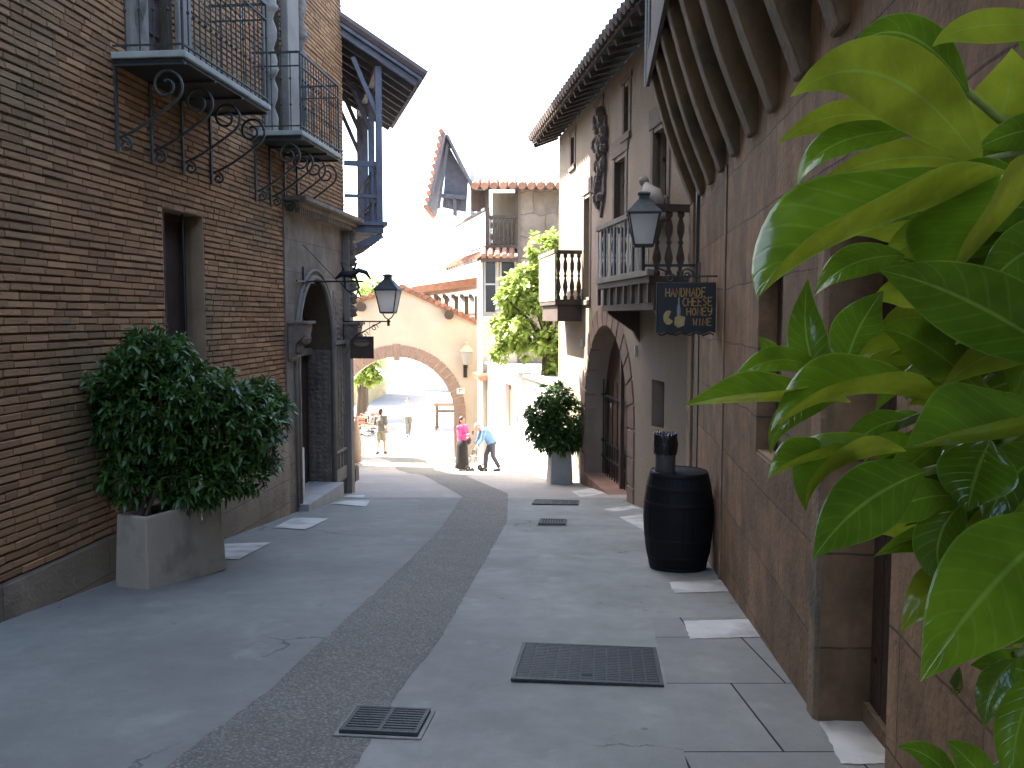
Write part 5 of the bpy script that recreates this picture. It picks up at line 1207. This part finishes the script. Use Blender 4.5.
# ================================================================== PEOPLE
def hand(mb, p, d, s=1):
    d = Vector(d).normalized(); sd = d.cross(Vector((0,1,0)));
    if sd.length < .1: sd = d.cross(Vector((1,0,0)))
    sd.normalize(); p = Vector(p); mb.tube([p-d*.03, p, p+d*.04, p+d*.08], [.026, .032, .038, .034], 8)
    for k, L_ in enumerate((.062, .075, .07, .055)):
        a = p+d*.075+sd*(-.027+.018*k); mb.tube([a, a+d*L_*.5, a+d*L_+Vector((0,-.015,0))], [.0095, .009, .0075], 6)
    a = p+d*.02-sd*.03; mb.tube([a, a-sd*.025+d*.03, a-sd*.03+d*.06], [.012, .010, .008], 6)
def person(label, loc, rz, J, hair='hair', skirt=False, legs_m=None, top_m=None, cat='person', H_=1.62, shorts=False):
    t = thing('person', label, cat, loc, rz); s = H_/1.7; t.scale = (s, s, s)
    V = {k: Vector(v) for k, v in J.items()}
    b = MB(); hd = V['head']; nk = V['neck']
    b.tube([V['pelvis'], V['waist'], V['chest'], nk-(nk-V['chest'])*.15], [.135, .12, .145, .07], 12); b.tube([nk-Vector((0,0,.03)), hd], [.055, .05], 10)
    b.ell(hd+Vector((0,0,.03)), (.078, .095, .12), 14, 10); b.ell(hd+Vector((0,-.035,-.045)), (.05,.055,.055), 10, 7)
    fd = Vector(J.get('face', (0,-1,0))).normalized(); sd = fd.cross(Vector((0,0,1))).normalized()
    b.tube([hd+fd*.085+Vector((0,0,.03)), hd+fd*.112+Vector((0,0,-.005)), hd+fd*.088+Vector((0,0,-.015))], [.008, .014, .008], 6)
    b.tube([hd+fd*.085-sd*.025-Vector((0,0,.05)), hd+fd*.095-Vector((0,0,.05)), hd+fd*.085+sd*.025-Vector((0,0,.05))], .008, 5)
    for q in (-1, 1): b.ell(hd+sd*q*.08+Vector((0,0,.01)), (.02,.022,.032), 6, 5)
    for q in ('l', 'r'):
        b.tube([V['sh'+q], V['el'+q], V['wr'+q]], [.052, .042, .028], 8); b.ell(V['sh'+q], (.06,.06,.06), 8, 6); b.tube([V['chest']+Vector((0,0,.1)), V['sh'+q]], [.09, .06], 8)
        hand(b, V['wr'+q], V['wr'+q]-V['el'+q])
        b.tube([V['hip'+q], V['kn'+q], V['an'+q]], [.085, .06, .04], 10); b.tube([V['an'+q]+Vector((0,.03,-.03)), V['an'+q]+Vector((0,-.06,-.045)), V['an'+q]+Vector((0,-.16,-.055))], [.035,.038,.028], 8)
    body = remeshed(b, 'body', M['skin'], t, .011, 3)
    eb = MB()
    for q in (-1, 1): eb.ell(hd+fd*.088+sd*q*.03+Vector((0,0,.03)), (.012,.008,.008), 6, 5)
    eb.build('eyes', M['dark'], t)
    h = MB(); h.ell(hd-fd*.018+Vector((0,0,.06)), (.088,.10,.105), 14, 9); h.ell(hd-fd*.05+Vector((0,0,0)), (.075,.065,.10), 12, 8); remeshed(h, 'hair', M[hair], t, .014, 2)
    c = MB(); c.tube([V['pelvis']-Vector((0,0,.03)), V['waist'], V['chest'], nk-(nk-V['chest'])*.2], [.165, .15, .175, .085], 14)
    for q in ('l', 'r'):
        c.tube([V['chest']+Vector((0,0,.1)), V['sh'+q], V['el'+q], V['el'+q].lerp(V['wr'+q], .85 if not shorts else .1)], [.11, .075, .058, .046], 10); c.ell(V['sh'+q], (.075,.075,.075), 8, 6)
    remeshed(c, 'jacket', top_m, t, .016, 4)
    k = MB()
    if skirt:
        k.lathe([(.15, V['pelvis'].z+.1), (.19, V['pelvis'].z-.1), (.19, .6), (.21, .3), (.235, .10), (.22, .09)], (V['pelvis'].x, V['pelvis'].y, 0), 20); k.build('skirt', legs_m, t, smooth=True)
    else:
        k.tube([V['pelvis']+Vector((0,0,.06)), V['pelvis']-Vector((0,0,.08))], [.15, .165], 12)
        for q in ('l', 'r'):
            if shorts: k.tube([V['hip'+q], V['kn'+q]+Vector((0,0,.02))], [.105, .09], 10)
            else: k.tube([V['hip'+q], V['kn'+q], V['an'+q]+Vector((0,0,.03))], [.105, .078, .066], 10)
        remeshed(k, 'trousers' if not shorts else 'shorts', legs_m, t, .016, 4)
    for q in ('l', 'r'):
        f = MB(); f.tube([V['an'+q]+Vector((0,.05,-.045)), V['an'+q]+Vector((0,-.06,-.05)), V['an'+q]+Vector((0,-.19,-.06))], [.045,.048,.034], 8); f.build('shoe', M['navy'] if not skirt else M['whitecloth'], t, smooth=True)
    return t
ST_ = dict(pelvis=(0,0,.92), waist=(0,0,1.08), chest=(0,0,1.27), neck=(0,0,1.47), head=(0,-.01,1.58), shl=(-.19,0,1.40), shr=(.19,0,1.40), ell=(-.23,.03,1.12), elr=(.23,.03,1.12), wrl=(-.22,-.05,.88), wrr=(.22,-.05,.88), hipl=(-.09,0,.88), hipr=(.09,0,.88), knl=(-.10,-.01,.48), knr=(.10,-.01,.48), anl=(-.10,.0,.08), anr=(.10,.0,.08))
J = dict(ST_); J.update(ell=(-.22,-.08,1.14), wrl=(-.10,-.28,1.18), elr=(.22,-.08,1.14), wrr=(.08,-.30,1.20))
Yp = 24.6
WP = person('person in a bright pink jacket and long black skirt standing by the arch', (AT(462, 440, Yp).x, Yp, gz(Yp)+.01), R(60), J, skirt=True, legs_m=M['black'], top_m=M['pink'], H_=1.52)
mb = MB(); mb.box(-.03, .03, -.42, -.40, 1.18, 1.29); o = mb.build('phone', M['dark'], None, bevel=.004); o.location = WP.location; o.rotation_euler = WP.rotation_euler; o.scale = (.9, .9, .9); tag(o, 'small dark phone held by the person in the pink jacket', 'phone')
mb = MB(); mb.ell((.27, -.06, .93), (.07, .12, .13), 12, 8); h_ = mb.build('handbag', mat('brown_leather', (.10,.06,.045), .5), None, smooth=True)
MB().tube([(.27,-.10,1.03), (.245,-.02,1.25), (.2,.0,1.47), (.235,.06,1.25), (.27,.0,1.03)], .008, 5).build('strap', M['dark'], h_); h_.location = WP.location; h_.rotation_euler = WP.rotation_euler; h_.scale = (.9, .9, .9); tag(h_, 'dark brown shoulder bag hanging at the side of the person in pink', 'bag')
# bent person pushing
J = dict(ST_); J.update(waist=(0,-.08,1.06), chest=(0,-.22,1.20), neck=(0,-.38,1.32), head=(0,-.47,1.38), face=(0,-.8,-.4), shl=(-.18,-.30,1.29), shr=(.18,-.30,1.29), ell=(-.21,-.36,1.02), elr=(.21,-.36,1.02), wrl=(-.19,-.52,.84), wrr=(.19,-.52,.84), knl=(-.10,-.14,.50), anl=(-.10,-.16,.08), knr=(.10,.02,.48), anr=(.10,.22,.10))
Yb = 24.3
BPn = person('bent person in a pale blue shirt and dark trousers leaning over a wheeled walker', (AT(491.5, 440, Yb).x, Yb, gz(Yb)+.01), R(-72), J, hair='greyhair', legs_m=M['navy'], top_m=M['blue'], H_=1.52)
wk = thing('wheeled_walker', 'black wheeled walking frame held by the bent person in blue', 'walker', BPn.location, R(-72)); wk.scale = (.9,.78,.9)
mb = MB()
for s in (-.22, .22):
    mb.tube([(s, -.42, .86), (s, -.55, .84), (s, -.62, .62), (s, -.80, .12)], .014, 6); mb.tube([(s, -.60, .66), (s, -.36, .12)], .014, 6)
mb.tube([(-.22, -.64, .56), (.22, -.64, .56)], .012, 6); mb.box(-.2, .2, -.74, -.52, .48, .51); mb.build('frame', M['greycloth'], wk)
for s in (-.24, .24):
    for y in (-.80, -.36):
        mb = MB(); mb.lathe([(.06, -.018), (.09, -.014), (.09, .014), (.06, .018)], (s, y, .09), 16, axis='x'); w_o = mb.build('wheel', M['black'], wk, smooth=True)
        MB().lathe([(.04, -.02), (.04, .02)], (s, y, .09), 10, axis='x').build('hub', M['greycloth'], w_o)
J = dict(ST_); J.update(knl=(-.09,-.12,.49), anl=(-.09,-.18,.09), knr=(.09,-.02,.48), anr=(.09,.20,.12), ell=(-.24,.10,1.14), wrl=(-.23,.05,.92), elr=(.24,-.02,1.12), wrr=(.21,-.2,1.02))
Ym = 31.9
person('person walking through the arch in a dark grey top and knee length shorts', (AT(381, 440, Ym).x, Ym, gz(Ym)+.01), R(170), J, shorts=True, legs_m=M['shorts'], top_m=M['greycloth'], H_=1.66)
Yq = 37.5
person('person in pale clothes walking in the bright plaza beyond the arch', (AT(408, 440, Yq).x, Yq, gz(Yq)+.01), R(20), J, legs_m=M['greycloth'], top_m=M['whitecloth'], H_=1.62)

# ================================================================== FOREGROUND PLANT WITH BIG GLOSSY LEAVES
FG = thing('large_leaved_plant', 'plant with big glossy yellow green leaves reaching in from the right foreground', 'plant', (.72, .78, gz(.78)))
FO = Vector(FG.location)
def big_leaf(store, base, tip, mid, width, roll=0., fold=.25, d0=.75, d1=.72, wav=.05):
    b = AT(*base, d0)-FO; t = AT(*tip, d1)-FO; m_ = AT(*mid, (d0+d1)/2)-FO
    c = m_*2-(b+t)*.5          # bezier control so that the curve passes the middle
    W = width/FPX*(d0+d1)/2; N = 16; K = 6; v, f, uv = store; o0 = len(v)
    cam_ = Vector((0, 0, EYE))-FO
    for i in range(N+1):
        s = i/N; p = b*(1-s)**2+c*2*s*(1-s)+t*s*s; d = ((c-b)*(1-s)+(t-c)*s).normalized()
        view = (cam_-p).normalized(); side = d.cross(view).normalized(); nor = side.cross(d).normalized()
        if nor.dot(view) < 0: nor = -nor
        r_ = Matrix.Rotation(roll, 3, d); side = r_ @ side; nor = r_ @ nor
        wd = W*.5*(math.sin(math.pi*min(1, s*.985+.015)**.84)**1.08)*1.05*(1.0 if s < .97 else .6)
        if s < .04: wd = W*.03
        for k in range(K+1):
            q = k/K*2-1
            pp = p+side*wd*q*math.cos(fold)+nor*(abs(q)*wd*math.sin(fold)+wav*wd*math.sin(s*11+q*2)*abs(q)-.18*wd*q*q)
            v.append(pp); uv.append((q*.5+.5, s))
    for i in range(N):
        for k in range(K):
            a = o0+i*(K+1)+k; f.append((a, a+1, a+K+2, a+K+1))
def leaf_obj(name, store, m):
    v, f, uv = store; me = bpy.data.meshes.new(name); me.from_pydata([tuple(p) for p in v], [], f)
    ul = me.uv_layers.new(name='UVMap')
    for lp in me.loops: ul.data[lp.index].uv = uv[lp.vertex_index]
    me.polygons.foreach_set('use_smooth', [True]*len(me.polygons)); me.materials.append(m); o = bpy.data.objects.new(name, me); COL.objects.link(o); o.parent = FG; return o
light = ([], [], []); dark_ = ([], [], [])
U = math.pi      # roll by pi shows the pale underside
Ls = [ # base, tip, mid, width px, roll, fold, d0, d1, dark?
 ((1075,30),(932,47),(985,26),30,U+.3,.2,.78,.75,0), ((968,92),(846,55),(905,34),40,-.3,.35,.80,.78,1), ((982,166),(790,97),(888,78),66,U+.25,.12,.78,.68,0),
 ((988,150),(1012,48),(1006,98),54,U,.1,.84,.80,0), ((900,124),(777,144),(838,116),27,U-.2,.2,.80,.74,0), ((918,131),(797,187),(838,143),32,.5,.35,.78,.72,0),
 ((1022,172),(757,299),(858,204),76,.55,.45,.74,.60,0), ((1005,172),(812,188),(905,158),34,U+.1,.2,.82,.80,0), ((1060,150),(945,285),(985,212),74,.45,.4,.66,.62,0),
 ((930,243),(850,236),(892,228),26,U,.2,.86,.84,0), ((985,195),(918,252),(945,210),46,U,.1,.90,.88,0), ((1085,372),(878,270),(975,304),72,-.25,.2,.64,.60,1),
 ((905,256),(814,296),(852,264),34,.4,.35,.80,.76,1), ((820,378),(808,278),(806,335),36,.3,.3,.78,.80,1), ((845,372),(884,290),(858,330),46,.2,.25,.80,.83,1),
 ((880,350),(945,318),(912,322),36,U+.2,.2,.92,.90,1), ((935,312),(950,402),(930,355),46,.1,.2,.85,.83,1), ((1060,335),(940,388),(1000,350),36,U+.2,.2,.72,.70,0),
 ((935,356),(850,372),(892,348),34,U+.3,.3,.80,.78,0), ((776,372),(758,336),(770,352),18,.3,.3,.78,.78,0), ((850,398),(683,406),(765,388),34,.55,.4,.76,.66,0),
 ((825,374),(727,388),(775,360),26,.45,.35,.78,.74,0), ((940,398),(770,432),(850,376),48,.65,.45,.74,.66,0), ((835,402),(770,455),(790,415),24,.3,.3,.77,.74,1),
 ((860,452),(768,480),(808,450),30,.5,.4,.76,.72,0), ((905,446),(806,512),(836,452),44,.6,.4,.75,.72,0), ((925,472),(812,560),(862,505),62,-.2,.2,.72,.66,1),
 ((955,496),(869,530),(910,502),38,-.3,.3,.76,.74,1), ((975,486),(908,502),(942,484),30,-.2,.3,.8,.78,1), ((1095,412),(905,448),(990,412),70,.8,.45,.66,.62,1),
 ((990,440),(968,512),(975,478),66,.1,.25,.72,.70,1), ((965,500),(950,592),(938,545),44,.2,.3,.76,.75,1), ((1070,500),(955,560),(1005,535),62,U+.2,.2,.78,.76,1),
 ((1065,520),(920,682),(990,588),96,-.15,.2,.66,.58,0), ((1070,548),(965,585),(1015,560),36,U+.3,.2,.72,.70,0), ((960,665),(950,694),(962,684),14,.4,.4,.8,.8,1),
 ((1015,660),(985,728),(992,690),30,-.2,.3,.76,.75,1), ((1012,690),(1030,752),(1012,720),28,.2,.3,.76,.74,1), ((1045,668),(1014,800),(1018,730),40,.2,.3,.66,.62,0),
 ((960,790),(897,747),(930,758),26,.3,.3,.76,.74,1), ((1000,800),(946,741),(970,762),32,.2,.3,.72,.70,1), ((1060,690),(970,665),(1015,668),40,-.2,.25,.80,.78,1),
 ((1070,215),(915,245),(990,210),44,.3,.3,.82,.80,1), ((1040,95),(1000,150),(1012,112),34,-.2,.2,.84,.84,1), ((1060,130),(975,150),(1018,132),34,-.3,.3,.80,.79,1),
 ((1075,240),(980,300),(1020,255),56,-.3,.3,.78,.76,1), ((1020,430),(930,470),(970,440),42,-.2,.3,.85,.84,1), ((1045,610),(985,655),(1010,622),44,-.3,.3,.84,.84,1),
 ((910,420),(838,470),(868,432),30,-.2,.3,.86,.86,1), ((960,360),(905,400),(930,372),34,-.2,.3,.88,.87,1), ((1010,560),(962,640),(975,600),40,.1,.3,.82,.82,1),
 ((985,395),(880,330),(925,345),46,.3,.3,.80,.77,0), ((1045,300),(955,345),(1000,310),50,U+.2,.3,.76,.74,0), ((940,300),(880,262),(905,275),30,.2,.3,.84,.83,0), ((1050,455),(985,530),(1010,480),56,-.2,.3,.76,.74,1),
 ((1000,345),(925,300),(965,308),40,.4,.3,.82,.80,1), ((1060,470),(1000,560),(1040,525),46,.3,.3,.70,.68,0), ((925,400),(858,352),(888,368),34,.4,.3,.81,.80,0), ((945,440),(880,505),(905,470),34,-.4,.3,.80,.78,0),
 ((1060,60),(1010,25),(1035,35),34,.2,.3,.84,.82,0), ((1030,200),(940,175),(985,178),36,.3,.3,.78,.76,0), ((985,560),(935,545),(958,548),30,.2,.3,.84,.83,1), ((1060,330),(1015,400),(1030,360),44,.2,.3,.74,.73,0)]
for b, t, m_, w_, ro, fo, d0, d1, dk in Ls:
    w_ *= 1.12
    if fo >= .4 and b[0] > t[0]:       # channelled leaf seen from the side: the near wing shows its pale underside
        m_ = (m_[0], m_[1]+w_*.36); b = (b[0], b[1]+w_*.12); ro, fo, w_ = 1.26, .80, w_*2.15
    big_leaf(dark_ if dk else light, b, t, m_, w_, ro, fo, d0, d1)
random.seed(21)
for k in range(60):
    u = random.uniform(895, 1090); v_ = random.uniform(180, 600); a = random.uniform(2.2, 4.2); L_ = random.uniform(80, 130); d = random.uniform(.80, .9)
    if v_ < 290: u += 90
    e = (u+L_*math.cos(a), v_-L_*math.sin(a)*.6); m_ = ((u+e[0])/2, (v_+e[1])/2-16)
    if e[0] < 850: continue
    big_leaf(light if k % 2 else dark_, (u, v_), e, m_, random.uniform(40, 60), random.choice((.3, -.3, U, 1.2)), random.choice((.3, .6)), d, d-.02)
for k in range(80):
    u = random.uniform(905, 1100); v_ = random.uniform(170, 610); a = random.uniform(0, 6.28); L_ = random.uniform(60, 110); d = random.uniform(.86, 1.0)
    if u < 940 and not 290 < v_ < 470: u += 70
    e = (u+L_*math.cos(a), v_+L_*math.sin(a)*.8); m_ = ((u+e[0])/2+8, (v_+e[1])/2-10)
    big_leaf(dark_, (u, v_), e, m_, random.uniform(32, 52), random.choice((0, U))+random.uniform(-.5, .5), .3, d, d+.03)
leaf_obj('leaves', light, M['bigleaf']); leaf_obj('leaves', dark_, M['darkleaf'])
mb = MB(); tr = [Vector((0,0,-.0)), Vector((-.02,.02,.5)), Vector((.02,.0,1.0)), Vector((0,.02,1.4)), Vector((-.02,.02,1.75))]
mb.tube(tr, [.022, .02, .017, .013, .008], 8)
def br(p0, *pts, r=.006):
    P_ = [p0]+[AT(u, v_, d)-FO for u, v_, d in pts]; mb.tube(P_, [r]+[r*.65]*(len(P_)-1), 6)
br(tr[4], (1035,150,.82), (985,160,.79)); br(tr[3], (1040,230,.82), (1020,172,.76)); br(tr[3], (1040,340,.84), (960,400,.82), (900,425,.79)); br(tr[3], (1040,420,.84), (985,455,.80), (925,472,.74)); br(tr[2], (1060,560,.80), (1000,500,.8), (955,496,.78)); br(tr[2], (1060,640,.80), (1015,655,.78)); br(tr[4], (1000,120,.82), (930,60,.80)); br(tr[4], (1040,260,.85), (930,245,.86)); br(tr[3], (960,350,.88), (880,350,.86), (822,376,.8)); br(tr[2], (1040,740,.76), (960,790,.76)) 
mb.build('stem', M['twig'], FG, smooth=True)
mb = MB(); mb.lathe([(.13, .0), (.15, .02), (.19, .30), (.20, .32), (.20, .35), (.17, .35), (.165, .28)], (0, 0, -.0), 24); mb.build('pot', M['tile'], FG, smooth=True)
